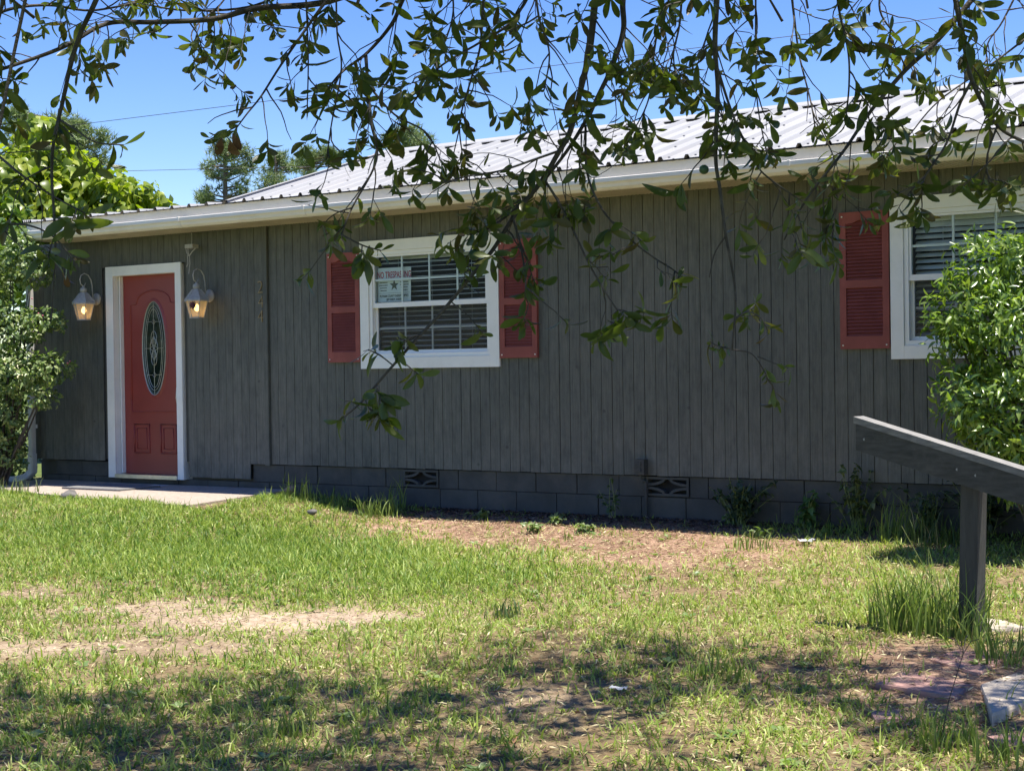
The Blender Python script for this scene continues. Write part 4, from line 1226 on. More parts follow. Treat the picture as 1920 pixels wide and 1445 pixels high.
# ================================================================== TUFTS AND WEEDS
def tuft(px, py, n, h, spread, label, stalk=0, colr=((.12, .20, .035), (.27, .34, .08)), arch=.6, P=None, group='tall grass tufts', width=.0045):
    if P is None: P = atG(px, py)
    V = []; F = []; C = []
    for i in range(n):
        a = rng.uniform(0, 2*math.pi); r = spread*math.sqrt(rng.random())*.9
        b0 = np.array([r*math.cos(a), r*math.sin(a), -.01]); b0[2] += float(ground_z(P[0]+b0[0], P[1]+b0[1]))-P[2]
        aa = rng.uniform(0, 2*math.pi); d = np.array([math.cos(aa), math.sin(aa), 0]); pr = np.array([-d[1], d[0], 0])
        pr = unit(pr+.8*rng.normal(size=3)*np.array([1, 1, 0]))
        L = h*(.45+.65*rng.random()); le = arch*(.2+rng.random()); w = width*(.6+.8*rng.random())
        c = np.array(colr[0])*(1-(t := rng.random()))+np.array(colr[1])*t
        if rng.random() < .05: c = np.array([.4, .34, .17])
        base = len(V); ns = 6; p = b0.copy(); ang = le*.15
        for j in range(ns+1):
            ww = w*(1-(j/ns)**2.2)
            V += [p-pr*ww, p+pr*ww]; C += [c, c]
            p = p+(d*math.sin(ang)+np.array([0, 0, 1])*math.cos(ang))*L/ns; ang += le*2.2/ns*(.4+j/ns)
        F += [(base+2*j, base+2*j+1, base+2*j+3, base+2*j+2) for j in range(ns)]
    o = place('grass_tuft', np_mesh('grass_tuft', np.array(V), np.array(F), 'grass', np.array(C)), None, P)
    tag(o, label, 'grass', group)
    return o
tuft(1750, 1185, 330, .40, .30, 'tall bright grass tuft at the foot of the handrail post', width=.0038, arch=.85, colr=((.13, .22, .04), (.30, .38, .10)))
tuft(1680, 1175, 70, .27, .16, 'grass tuft just left of the tall one by the post')
tuft(1820, 1205, 45, .30, .12, 'thin grass blades crossing the front of the post foot', arch=1.0)
tuft(1895, 1240, 90, .20, .18, 'short tuft beside the pavers right of the post')
tuft(1690, 1010, 80, .34, .2, 'grass tuft between the dirt and the shrub shade', arch=.9)
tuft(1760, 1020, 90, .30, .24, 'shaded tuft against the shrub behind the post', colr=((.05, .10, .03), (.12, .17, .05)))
tuft(1590, 1000, 40, .22, .2, 'arching tuft on the dirt left of the shrub', arch=1.3)
tuft(1510, 990, 30, .20, .12, 'arching tuft below the leafy weed by the wall', arch=1.4)
tuft(1462, 975, 45, .26, .12, 'bright arching tuft beside the dark weed clump', arch=1.2)
tuft(1420, 1030, 40, .15, .2, 'low tuft on the bare dirt under the dark weed clump')
tuft(710, 968, 130, .24, .2, 'bright grass tuft under the first pierced block', arch=.9)
tuft(745, 955, 25, .34, .1, 'tall seeding stalks under the first pierced block', arch=.5)
tuft(640, 950, 70, .18, .22, 'grass tuft between the patio and the first pierced block')
tuft(560, 940, 45, .28, .2, 'thin grass stalks at the right corner of the patio', arch=.5)
tuft(540, 1385, 60, .11, .12, 'green tuft in the shade at the front of the lawn')
tuft(1770, 1400, 70, .16, .14, 'green tuft at the base of the tall flower stalk')
tuft(1890, 1425, 60, .18, .16, 'tuft in the lower right corner by the slab')
tuft(160, 1370, 60, .10, .12, 'dark tuft at the lower left of the lawn')
tuft(1350, 1270, 80, .13, .16, 'dark green tuft on the shade line of the lawn')
tuft(940, 1160, 60, .13, .12, 'blue green tuft at the middle of the lawn', colr=((.07, .14, .05), (.16, .22, .09)))
tuft(20, 925, 60, .2, .3, 'pale grass at the foot of the left shrub', colr=((.12, .17, .06), (.28, .32, .14)))
# tall flower stalk
P = atG(1762, 1400); Q = atZ(1806, 1225, np.dot(P-CAM, AF)-.05)
m = MB(); m.tube([(0, 0, 0), tuple((Q-P)*.5+np.array([-.01, 0, .0])), tuple(Q-P)], [.0028, .002, .0015], 5)
fs_ = thing('flower_stalk', 'single thin weed stalk with a forked seed head in front of the pavers', 'weed', P)
m.build('stem', 'bark', fs_, origin=P)
for k in range(4):
    m = MB(); a = k*1.6; tip = Q-P; m.tube([tuple(tip), tuple(tip+np.array([.03*math.cos(a), .03*math.sin(a), .05])), tuple(tip+np.array([.06*math.cos(a), .06*math.sin(a), .06]))], .0016, 4); m.build('seed_spike', 'bark', fs_, origin=P)
P = atG(1745, 1110)
ws = thing('weed_stalk', 'tall pale branching weed stalk in the grass left of the post', 'weed', P)
m = MB(); t1 = atZ(1740, 1030, np.dot(P-CAM, AF)-.02)-P; t0 = atZ(1690, 985, np.dot(P-CAM, AF)-.02)-P
m.tube([(0, 0, 0), tuple(t1*.6), tuple(t1)], [.004, .003, .002], 5); m.build('stem', 'weedstem', ws, origin=P) if 'weedstem' in MAT else None
MAT['weedstem'] = simple('weed_stem', (.22, .26, .08), .6, bs=0)
m.build('stem', 'weedstem', ws, origin=P)
m = MB(); m.tube([tuple(t1*.35), tuple(t0)], [.003, .0018], 5); m.build('side_stem', 'weedstem', ws, origin=P)

def plant(name, P, h, nst, spread, kind, L, pal, label, cat, lean=(0, 0), lps=14, stem='weedstem', group=None, mat='weed', limit=0, droop=.3):
    t = thing(name, label, cat, P, group)
    PP = []; DD = []; NN = []; LL = []; m = MB()
    for i in range(nst):
        a = rng.uniform(0, 2*math.pi); r = rng.random()
        top = np.array([math.cos(a)*spread*r+lean[0], math.sin(a)*spread*r*.7+lean[1], h*(.55+.45*rng.random())])
        mid = top*np.array([.35, .35, .6])+rng.normal(size=3)*.02
        b0 = np.array([rng.normal()*.03, rng.normal()*.03, -.02])
        pts = [b0*(1-s)**2+2*mid*s*(1-s)+top*s*s for s in np.linspace(0, 1, 6)]
        m.tube([tuple(p) for p in pts], [.0035*(1-.6*s) for s in np.linspace(0, 1, 6)], 4)
        for j in range(lps):
            s = .25+.75*rng.random(); p = b0*(1-s)**2+2*mid*s*(1-s)+top*s*s
            d = rvec(); d[2] = d[2]*.5-droop*.3
            PP.append(P+p); DD.append(d); n_ = rvec()*.5+np.array([0, -.2, 1]); NN.append(n_); LL.append(L*(.6+.7*rng.random()))
    m.build('stems', stem, t, origin=P)
    foliage(t, kind, PP, DD, NN, LL, pal, mat, mat, limit, 'leaves')
    return t
GW = 'weeds along the block wall'
wall_weeds = [
 (1150, 958, .36, 4, .16, 'ivy', .05, [(.06, .10, .03), (.12, .17, .05)], 'thin climbing vine on the blocks left of the outlet box', 10),
 (1385, 965, .38, 26, .34, 'ivy', .055, [(.025, .05, .02), (.06, .09, .03), (.10, .13, .05)], 'dark leafy weed clump right of the second pierced block', 16),
 (1510, 965, .32, 11, .2, 'ivy', .075, [(.07, .14, .03), (.13, .21, .05)], 'broad leaved green weed against the blocks', 9),
 (1605, 975, .50, 14, .26, 'ivy', .06, [(.06, .09, .03), (.18, .21, .06)], 'twining weed reaching over the siding edge', 13),
 (1740, 985, .36, 16, .34, 'ivy', .05, [(.04, .07, .03), (.12, .15, .06)], 'sparse weed behind the handrail post', 11),
 (1850, 1010, .45, 26, .38, 'ivy', .055, [(.03, .06, .02), (.08, .11, .04)], 'shaded weed under the glossy shrub', 14)]
for px, py, h, ns, sp, kd, L, pal, lab, lps in wall_weeds:
    P = atY(px, py, -.14); P[2] = float(ground_z(P[0], P[1]))
    plant('wall_weed', P, h, ns, sp, kd, L, pal, lab, 'weed', (0, .05), lps, group=GW)
for px, py, lab in ((1045, 985, 'low leafy weed at the middle of the bare dirt'), (1000, 1000, 'small weed left of the low leafy one on the dirt'), (900, 975, 'tiny weed on the dirt nearest the first pierced block'),
                    (1095, 1000, 'small weed right of the low leafy one on the dirt'), (1330, 975, 'bright weed on the dirt by the dark clump'), (1375, 985, 'pale leaved weed in front of the dark clump'), (1420, 1010, 'small weed on the dirt below the arching tuft')):
    P = atG(px, py); plant('dirt_weed', P, .10, 7, .11, 'ivy', .05, [(.11, .17, .05), (.22, .28, .10)], lab, 'weed', (0, 0), 8, group='weeds on the bare dirt')

# ================================================================== SHRUBS
def shrub_blob(lobes, n, kind, L, up=.35, shell=.55):
    P = []; D = []; N = []; LL = []
    vol = np.array([a[3]*a[4]*a[5] for a in lobes])**.8; vol /= vol.sum()
    for a, v in zip(lobes, vol):
        k = int(n*v); c = np.array(a[:3]); rr = np.array(a[3:])
        # leaves in whorls at shoot tips near the surface
        nw = k//7+1
        for i in range(nw):
            u = rvec(); rad = shell+(1.08-shell)*rng.random()**.6
            tip = c+u*rr*rad
            out = unit(u/rr+np.array([0, 0, up]))
            for j in range(7):
                d = unit(out*.6+rvec()*.9+np.array([0, 0, -.35])); p = tip+rvec()*L*.7
                P.append(p); D.append(d); nn = out+rvec()*.5+np.array([0, 0, .5]); N.append(nn); LL.append(L*(.6+.6*rng.random()))
    return np.array(P), np.array(D), np.array(N), np.array(LL)
def woody(m, P, tops, r0=.02, wig=.06):
    for t in tops:
        t = np.array(t); b0 = np.array([rng.normal()*.05, rng.normal()*.05, -.03]); mid = b0*.4+t*.6+rng.normal(size=3)*wig; mid[2] = t[2]*.5
        pts = [b0*(1-s)**2+2*mid*s*(1-s)+t*s*s for s in np.linspace(0, 1, 8)]
        m.tube([tuple(p) for p in pts], [r0*(1-.8*s) for s in np.linspace(0, 1, 8)], 6)
# glossy shrub on the right
Pb = np.array([-2.55, -.95, float(ground_z(-2.55, -.95))])
gs = thing('glossy_shrub', 'tall light green glossy shrub in front of the right window', 'shrub', Pb)
def at(px, py, Z): return atZ(px, py, Z)-Pb
lob = []
for px, py, Z, rx, ry, rz in ((1925, 500, 10.2, .30, .32, .26), (1850, 500, 10.1, .22, .26, .22), (1830, 580, 9.95, .28, .3, .24), (1800, 640, 10.0, .17, .26, .15), (1900, 640, 9.9, .4, .42, .34),
                              (1825, 735, 9.9, .20, .34, .18), (1900, 770, 9.85, .38, .42, .32), (1880, 815, 9.95, .13, .30, .11), (1970, 870, 9.9, .34, .42, .26), (2020, 560, 10.2, .5, .5, .5), (2050, 800, 10.1, .6, .5, .6), (1920, 900, 10.1, .16, .3, .12)):
    c = atZ(px, py, Z); lob.append((c[0], c[1], c[2], rx, ry, rz))
m = MB(); woody(m, Pb, [np.array(l[:3])-Pb for l in lob for _ in range(2)], .022); m.build('stems', 'bark', gs, origin=Pb)
P, D, N, L = shrub_blob(lob, 13500, 'shrub', .078)
foliage(gs, 'shrub', P, D, N, L, [(.08, .145, .03), (.17, .26, .05), (.30, .38, .10)], 'shrubleaf', 'shrubstuff')
# flowering shrub at the left corner
Pl = np.array([-13.15, -.78, float(ground_z(-13.15, -.78))])
ls = thing('flowering_shrub', 'small leaved shrub with pink buds at the left corner of the house', 'shrub', Pl)
lob = []
for px, py, Z, rx, ry, rz in ((20, 480, 15.9, .34, .3, .24), (60, 500, 15.8, .22, .22, .2), (80, 600, 15.7, .2, .24, .12), (20, 620, 15.7, .3, .3, .25), (95, 690, 15.6, .17, .24, .16), (30, 700, 15.6, .30, .34, .22),
                              (75, 745, 15.6, .16, .2, .10), (-10, 780, 15.7, .24, .3, .3), (5, 850, 15.8, .2, .24, .2), (-60, 560, 16, .4, .4, .5), (-70, 760, 15.9, .4, .4, .5)):
    c = atZ(px, py, Z); lob.append((c[0], c[1], c[2], rx, ry, rz))
m = MB(); woody(m, Pl, [np.array(l[:3])-Pl for l in lob for _ in range(2)], .016); m.build('stems', 'bark', ls, origin=Pl)
P, D, N, L = shrub_blob(lob, 15000, 'small', .048)
foliage(ls, 'small', P, D, N, L, [(.09, .15, .04), (.19, .26, .08), (.36, .40, .18)], 'myrtleleaf', 'myrtlestuff')
for px, py in ((72, 588), (80, 592), (131, 677), (127, 681), (60, 560)):
    c = atZ(px, py, 15.5); m = MB(); m.lathe([(.002, -.006), (.008, -.001), (.009, .004), (.003, .009)], (0, 0, 0), 8); m.build('blossom', 'flower', ls, True, c)
Ph = np.array([-14.6, -.2, float(ground_z(-14.6, -.2))])
hd = thing('corner_hedge', 'dense dark green hedge at the left edge beyond the downspout', 'hedge', Ph)
lob = []
for px, py, Z, r in ((10, 460, 17.2, .5), (-60, 560, 17.2, .7), (15, 580, 17.1, .4), (10, 680, 17.1, .45), (0, 770, 17.0, .45), (10, 850, 16.9, .34), (-60, 780, 17, .6), (-90, 880, 16.9, .5), (-120, 480, 17.4, .7), (30, 890, 17.0, .2)):
    c = atZ(px, py, Z); lob.append((c[0], c[1], c[2], r, r, r))
m = MB(); woody(m, Ph, [np.array(l[:3])-Ph for l in lob for _ in range(2)], .02); m.build('stems', 'bark', hd, origin=Ph)
P, D, N, L = shrub_blob(lob, 5200, 'ivy', .085, shell=.3)
foliage(hd, 'ivy', P, D, N, L, [(.05, .10, .02), (.09, .15, .03), (.14, .2, .05)], 'hedgeleaf', 'weed')
# lime tree behind the left end of the house
Pt = np.array([-17.0, 3.6, .0])
lt = thing('lime_green_tree', 'lime green broad leaved tree behind the left end of the house', 'tree', Pt)
lob = []
for px, py, Z, r in ((70, 265, 20.8, .34), (30, 330, 20.6, .5), (90, 330, 20.6, .5), (130, 320, 20.8, .34), (60, 400, 20.4, .7), (150, 380, 20.4, .5), (200, 360, 20.6, .36), (215, 390, 20.4, .4), (255, 375, 20.6, .26), (285, 380, 20.6, .24), (318, 392, 20.7, .10), (-40, 380, 21, .8), (0, 450, 20.6, .8), (250, 420, 21, .5), (75, 225, 20.9, .12)):
    c = atZ(px, py, Z); lob.append((c[0], c[1], c[2], r, r, r*.9))
m = MB(); m.tube([(0, 0, -.1), (.02, 0, 1.0), (.1, .05, 2.2)], [.12, .1, .08], 10); m.build('trunk', 'bark', lt, origin=Pt)
m = MB()
for l in lob:
    c = np.array(l[:3])-Pt; a = np.array([.08, .04, 1.9]); mid = a*.5+c*.5+np.array([0, 0, -.15])
    m.tube([tuple(a*(1-s)**2+2*mid*s*(1-s)+c*s*s) for s in np.linspace(0, 1, 7)], [.035*(1-.8*s) for s in np.linspace(0, 1, 7)], 5)
m.build('limbs', 'bark', lt, origin=Pt)
P, D, N, L = shrub_blob(lob, 7600, 'heart', .155, shell=.3)
D[:, 2] -= .55
foliage(lt, 'heart', P, D, N, L, [(.12, .18, .02), (.22, .29, .03), (.38, .42, .06)], 'limeleaf', 'limestuff')

# ================================================================== PINES FAR BEHIND
def pine(base, h, tufts, label, seed, needle=.26, trunk_r=.22, bend=0.0):
    """tufts: list of (pos, radius, n) needle clouds in world space"""
    q = np.random.default_rng(seed)
    t = thing('pine_tree', label, 'tree', base, 'pines beyond the house')
    m = MB(); top = np.array([bend, 0, h])
    pts = [np.array([bend*s*s, 0, h*s]) for s in np.linspace(0, 1, 10)]
    m.tube([tuple(p) for p in pts], [trunk_r*(1-.8*s) for s in np.linspace(0, 1, 10)], 8); m.build('trunk', 'pinebark', t, origin=base)
    m = MB(); V = []; F = []; C = []
    for c, r, n in tufts:
        c = np.array(c)-base
        s = np.clip((c[2]-r*.6)/h, .3, .97); a = np.array([bend*s*s, 0, h*s])
        mid = (a+c)/2+np.array([0, 0, -.12*np.linalg.norm(c-a)])
        m.tube([tuple(a*(1-k)**2+2*mid*k*(1-k)+c*k*k) for k in np.linspace(0, 1, 6)], [.05*(1-.8*k) for k in np.linspace(0, 1, 6)], 4)
        for i in range(n):
            u = q.normal(size=3); u /= np.linalg.norm(u); p = c+u*r*np.array([1, 1, .62])*q.random()**.45
            nd = 11; col = np.array([.17, .22, .10])*(.6+.8*q.random())+np.array([.05, .05, 0])*q.random()
            for k in range(nd):
                d = unit(q.normal(size=3)+u*.5+np.array([0, 0, .45])); sd = unit(np.cross(d, q.normal(size=3)))*.016
                b_ = len(V); V += [p-sd, p+sd, p+d*needle*(.7+.5*q.random())]; F.append((b_, b_+1, b_+2)); C += [col]*3
    m.build('limbs', 'pinebark', t, origin=base)
    o = place('crown', np_mesh('crown', np.array(V), np.array(F), 'needles', np.array(C)), t, base); stuff(o)
def pine_from(px, Z, ytop, clumps, label, seed, trunk_r=.2, bend=0, dens=1.0):
    base = atZ(px, 700, Z); base[2] = -.3
    topz = atZ(px, ytop, Z)[2]
    tf = []
    q = np.random.default_rng(seed+50)
    for cx, cy, rp in clumps:
        r = rp/FPX*Z; c = atZ(cx, cy, Z+q.normal()*r*1.2)
        k = max(4, int((rp/6.0)**1.35))
        for i in range(k):
            u = q.normal(size=3); u /= np.linalg.norm(u); cc = c+u*r*(.3+.75*q.random())*np.array([1, 1, .75])
            tf.append((cc, .26+.2*q.random(), int(13*dens)))
    pine(base, topz-base[2], tf, label, seed, trunk_r=trunk_r, bend=bend)
pine_from(120, 48, 205, [(40, 270, 50), (70, 235, 40), (130, 235, 40), (160, 260, 40), (180, 300, 26), (110, 285, 45), (20, 330, 40), (150, 330, 26), (30, 215, 25), (175, 335, 18)], 'broad rounded pine crown behind the lime green tree', 11, .25, dens=1.15)
pine_from(428, 62, 268, [(420, 285, 24), (455, 288, 20), (395, 310, 18), (440, 320, 22), (465, 312, 16), (405, 335, 16), (450, 362, 26), (395, 365, 24), (375, 375, 14), (430, 275, 15)], 'tall open pine showing its trunk above the left roof edge', 12, .26)
pine_from(522, 66, 292, [(520, 303, 16), (505, 325, 18), (540, 318, 16), (522, 340, 20), (495, 345, 14), (545, 350, 18), (518, 298, 10)], 'small slim pine just right of the tall open pine', 13, .18)
pine_from(590, 60, 285, [(585, 300, 26), (560, 320, 24), (610, 300, 22), (630, 320, 24), (575, 345, 24), (620, 290, 18)], 'bushy yellow green pine at the roof rake', 14, .2, dens=1.2)
pine_from(770, 64, 238, [(765, 250, 18), (745, 262, 20), (790, 258, 18), (770, 275, 24), (740, 280, 14), (800, 275, 16)], 'pine top showing over the ridge behind hanging leaves', 15, .2)

# power lines
def wire(pts, label):
    A = atZ(*pts[0]); B = atZ(*pts[-1]); A2 = A+(A-B)*.35; B2 = B+(B-A)*.2
    m = MB(); q = [A2+(B2-A2)*s-np.array([0, 0, .8*4*s*(1-s)*0]) for s in np.linspace(0, 1, 24)]
    m.tube([tuple(p-A) for p in q], .006, 4); tag(m.build('power_line', 'wire', None, False, A), label, 'cable', 'overhead wires behind the house')
wire([(0, 252, 34), (560, 209, 32), (1920, 14, 27)], 'upper of two thin wires, rising to the right across the sky')
wire([(93, 324, 36), (560, 313, 36)], 'lower of two thin wires, low over the left roof')

# ================================================================== THE OAK OVERHEAD
TB = np.array([2.6, -9.9, -.28])
oak = thing('overhanging_oak', 'oak with drooping leafy branches hanging across the top of the view', 'tree', TB)
LP, LD, LN, LL_ = [], [], [], []
def add_leaf(p, d, n, l): LP.append(p); LD.append(d); LN.append(n); LL_.append(l)
DOWN = np.array([0, 0, -1.0])
def rosette(p, d, k=None, L=.07):
    k = k or rng.integers(4, 8)
    a = unit(np.cross(d, rvec())); b2 = np.cross(d, a); ph = rng.uniform(0, 6.28)
    for j in range(k):
        t = ph+2.4*j; o = unit(d*.45+.9*(math.cos(t)*a+math.sin(t)*b2)+DOWN*.38+rng.normal(size=3)*.12)
        n = unit(np.cross(o, np.cross(d, o)+1e-3)+np.array([0, 0, .6])+rng.normal(size=3)*.3)
        add_leaf(p-d*.012*j*.6, o, n, L*(.38+.8*rng.random()))
def curve(pts, n):
    """Catmull-Rom through the points"""
    pts = [np.array(p, float) for p in pts]; P = [2*pts[0]-pts[1]]+pts+[2*pts[-1]-pts[-2]]
    out = []
    for i in range(1, len(P)-2):
        for t in np.linspace(0, 1, n, endpoint=False):
            a, b_, c, d = P[i-1], P[i], P[i+1], P[i+2]
            out.append(.5*((2*b_)+(c-a)*t+(2*a-5*b_+4*c-d)*t*t+(3*b_-a-3*c+d)*t**3))
    out.append(pts[-1]); return out
def twig(m, p, d, L, r, leafL, ends=True, bare=False):
    n = 6; pts = [p]; dd = d.copy()
    for i in range(n):
        dd = unit(dd+rng.normal(size=3)*.16+DOWN*.07); pts.append(pts[-1]+dd*L/n)
    m.tube([tuple(q) for q in pts], [r*(1-.62*i/n) for i in range(n+1)], 5)
    if bare: return pts
    for i in range(2, n):
        if rng.random() < .32:
            o = unit(rvec()+dd*.4+DOWN*.5); add_leaf(pts[i], o, unit(rvec()*.5+np.array([0, 0, 1])), leafL*(.6+.5*rng.random()))
    rosette(pts[-1], dd, None, leafL)
    if rng.random() < .55:
        d2 = unit(dd+rvec()*.8); q = pts[3]; e = q+d2*L*.45
        m.tube([tuple(q), tuple((q+e)/2+rng.normal(size=3)*.008), tuple(e)], [r*.6, r*.5, r*.35], 4); rosette(e, d2, int(rng.integers(3, 6)), leafL*.9)
    return pts
def branch(px_pts, r0, r1, ntw, tl=(.12, .34), leafL=.064, Z=None, tip=True, lo=0.0, hi=1.0, updn=.25, bare=.12, limb=True):
    """picture points (x, y, depth) of a real branch, off-frame top end first"""
    pts = curve([atZ(*p) for p in px_pts], 7); n = len(pts)
    m = MB(); rad = [r0+(r1-r0)*(i/(n-1))**.8 for i in range(n)]
    m.tube([tuple(p) for p in pts], rad, 7)
    ntw = int(round(ntw*.74))
    for k in range(ntw):
        s = lo+(hi-lo)*(k+rng.random())/ntw; i = min(n-2, int(s*(n-1))); p = pts[i]
        t = unit(pts[i+1]-pts[i]); d = unit(t*.55+rvec()*.9+DOWN*updn)
        twig(m, p, d, rng.uniform(*tl), (.0019+.0011*rng.random()), leafL, bare=rng.random() < bare)
    if tip: rosette(pts[-1], unit(pts[-1]-pts[-3]), 6, leafL)
    for p in m.v[:0]: pass
    mb = MB(); mb.v = [tuple(np.array(v)-TB) for v in m.v]; mb.f = m.f
    mb.build('branch', 'bark', oak, sm=True, origin=TB)
    TOPS.append((pts[0], r0))
    return pts
TOPS = []
# traced branches
branch([(760, -60, 5.2), (620, 2, 5.1), (483, 16, 5.0), (400, 36, 4.95), (290, 42, 4.9), (200, 45, 4.8), (120, 88, 4.7), (40, 118, 4.65), (-60, 150, 4.6)], .012, .005, 34, (.12, .30), updn=.35)
branch([(205, -60, 4.3), (178, 5, 4.3), (150, 65, 4.3), (132, 125, 4.3), (115, 200, 4.3), (100, 270, 4.3), (97, 330, 4.3), (101, 400, 4.3), (104, 470, 4.3), (101, 520, 4.3), (96, 600, 4.3)], .0085, .0022, 10, (.08, .24), hi=.62, tip=False)
branch([(108, 222, 4.3), (140, 242, 4.25), (180, 267, 4.2), (232, 272, 4.2)], .0035, .0018, 0)
branch([(-60, 250, 4.4), (0, 295, 4.35), (43, 330, 4.3), (100, 368, 4.3), (160, 400, 4.25)], .005, .002, 7, (.08, .2), leafL=.075)
branch([(-40, 440, 4.2), (30, 420, 4.2), (95, 440, 4.2), (140, 490, 4.2)], .004, .002, 4, (.06, .16), leafL=.075, bare=.3)
branch([(-60, 60, 4.6), (10, 20, 4.6), (90, 10, 4.7), (170, 20, 4.8), (260, 5, 4.9)], .006, .003, 16, (.1, .25))
branch([(660, -50, 4.9), (610, 5, 4.9), (570, 60, 4.85), (525, 125, 4.8), (490, 180, 4.75), (462, 215, 4.7), (440, 245, 4.7)], .006, .002, 12, (.1, .22), tip=True)
branch([(572, -40, 4.6), (576, 50, 4.6), (578, 120, 4.6), (576, 205, 4.6)], .003, .002, 5, (.07, .16))
branch([(630, -40, 4.4), (632, 60, 4.4), (640, 130, 4.4), (622, 230, 4.4), (612, 300, 4.4)], .003, .002, 9, (.08, .18))
branch([(780, -50, 4.8), (755, 0, 4.8), (735, 45, 4.8), (690, 98, 4.8), (645, 132, 4.75), (615, 165, 4.7)], .009, .003, 12, (.1, .28))
branch([(686, 105, 4.8), (690, 160, 4.75), (696, 230, 4.7), (706, 300, 4.7), (660, 390, 4.65), (640, 440, 4.6)], .006, .0022, 16, (.1, .26))
branch([(690, 160, 4.75), (740, 215, 4.7), (800, 250, 4.7), (830, 310, 4.7)], .004, .002, 10, (.08, .2))
branch([(640, 440, 4.55), (680, 460, 4.5), (715, 470, 4.5)], .003, .0018, 2, (.06, .12))
branch([(912, -50, 4.7), (905, 20, 4.7), (900, 90, 4.7), (880, 160, 4.7), (862, 230, 4.7), (868, 300, 4.7)], .005, .002, 16, (.1, .26))
branch([(1010, -40, 5.0), (960, 40, 5.0), (900, 80, 5.0), (820, 130, 4.9), (770, 200, 4.9)], .006, .0025, 18, (.1, .28))
main = branch([(1122, -70, 4.6), (1114, 20, 4.6), (1105, 99, 4.6), (1091, 159, 4.6), (1070, 244, 4.6), (1049, 283, 4.6), (1013, 343, 4.6), (967, 400, 4.6), (925, 467, 4.6), (880, 522, 4.6), (827, 586, 4.6), (777, 640, 4.6), (715, 710, 4.6), (676, 755, 4.6), (634, 790, 4.6)], .012, .0028, 26, (.1, .28), hi=.6)
branch([(1180, -70, 4.8), (1168, 0, 4.75), (1169, 57, 4.75), (1148, 124, 4.7), (1123, 177, 4.7), (1098, 227, 4.65), (1058, 290, 4.62), (1000, 360, 4.6), (930, 420, 4.6), (880, 440, 4.6)], .011, .003, 24, (.1, .28))
# the lower end of the main hanging branch
branch([(845, 565, 4.6), (875, 590, 4.58), (905, 625, 4.56)], .0022, .0014, 0, leafL=.062)
branch([(790, 628, 4.6), (770, 632, 4.58), (748, 645, 4.56)], .0024, .0014, 1, (.05, .08), leafL=.075)
branch([(737, 685, 4.6), (715, 668, 4.58), (690, 655, 4.56)], .0024, .0014, 1, (.04, .08), leafL=.07)
branch([(748, 672, 4.6), (770, 690, 4.58), (785, 702, 4.56)], .0024, .0014, 0, leafL=.08)
branch([(706, 722, 4.6), (712, 742, 4.56), (722, 756, 4.55)], .0024, .0014, 3, (.04, .1), leafL=.08)
branch([(684, 746, 4.6), (690, 762, 4.58), (700, 775, 4.58)], .002, .0014, 1, (.03, .06), leafL=.085)
branch([(672, 758, 4.6), (655, 752, 4.6), (645, 752, 4.6)], .002, .0012, 0, leafL=.06)
# right of the main branch
branch([(1098, 235, 4.65), (1100, 319, 4.6), (1123, 382, 4.55), (1160, 430, 4.5), (1220, 479, 4.5), (1258, 503, 4.5), (1280, 520, 4.5)], .004, .002, 11, (.08, .2), lo=.3)
branch([(1020, 335, 4.6), (1059, 400, 4.6), (1104, 494, 4.55), (1139, 554, 4.5), (1160, 590, 4.5), (1158, 625, 4.5)], .0042, .002, 9, (.06, .16))
branch([(960, 405, 4.6), (975, 455, 4.55), (985, 520, 4.5), (985, 560, 4.5)], .004, .002, 8, (.07, .18))
branch([(1049, 283, 4.6), (1000, 300, 4.5), (940, 320, 4.5), (880, 330, 4.5), (820, 345, 4.5)], .004, .002, 14, (.08, .22))
branch([(1348, -60, 4.4), (1343, 20, 4.4), (1341, 94, 4.4), (1346, 169, 4.4), (1342, 292, 4.4), (1350, 356, 4.4), (1361, 442, 4.4), (1379, 550, 4.4), (1373, 655, 4.4)], .010, .0028, 20, (.1, .26), hi=.5, tip=False)
branch([(1376, 600, 4.4), (1400, 585, 4.4), (1425, 595, 4.4), (1440, 620, 4.4)], .003, .0016, 3, (.05, .12), leafL=.062)
branch([(1373, 655, 4.4), (1345, 648, 4.4), (1330, 640, 4.4)], .002, .0014, 1, (.04, .08), leafL=.055)
branch([(1373, 655, 4.4), (1410, 664, 4.4), (1435, 700, 4.4), (1438, 712, 4.4)], .0024, .0014, 1, (.05, .1), leafL=.055)
branch([(1420, 668, 4.4), (1455, 682, 4.4), (1478, 690, 4.4)], .002, .0012, 0, leafL=.05)
branch([(1361, 442, 4.4), (1340, 475, 4.4), (1330, 520, 4.4)], .0026, .0016, 0, tip=False)
branch([(1346, 130, 4.4), (1365, 190, 4.42), (1384, 240, 4.45), (1410, 290, 4.45), (1428, 322, 4.45), (1470, 355, 4.45), (1505, 378, 4.45)], .0045, .002, 14, (.08, .22))
branch([(1417, -50, 4.9), (1417, 40, 4.9), (1417, 112, 4.9), (1421, 200, 4.9), (1440, 300, 4.8)], .0035, .002, 14, (.08, .24))
branch([(1575, -50, 4.5), (1571, 5, 4.5), (1590, 94, 4.5), (1592, 160, 4.5), (1585, 230, 4.5)], .004, .0025, 14, (.08, .24), leafL=.08)
branch([(1860, -50, 4.7), (1819, 4, 4.7), (1755, 79, 4.7), (1699, 131, 4.7), (1650, 187, 4.7), (1624, 221, 4.7), (1590, 272, 4.65), (1564, 307, 4.6), (1530, 349, 4.6), (1500, 394, 4.6), (1470, 450, 4.6)], .010, .0024, 20, (.1, .26), tip=False)
branch([(1785, -50, 4.5), (1792, 0, 4.5), (1807, 75, 4.5), (1822, 150, 4.5), (1867, 232, 4.5), (1925, 268, 4.5), (1990, 290, 4.5)], .010, .004, 13, (.1, .26))
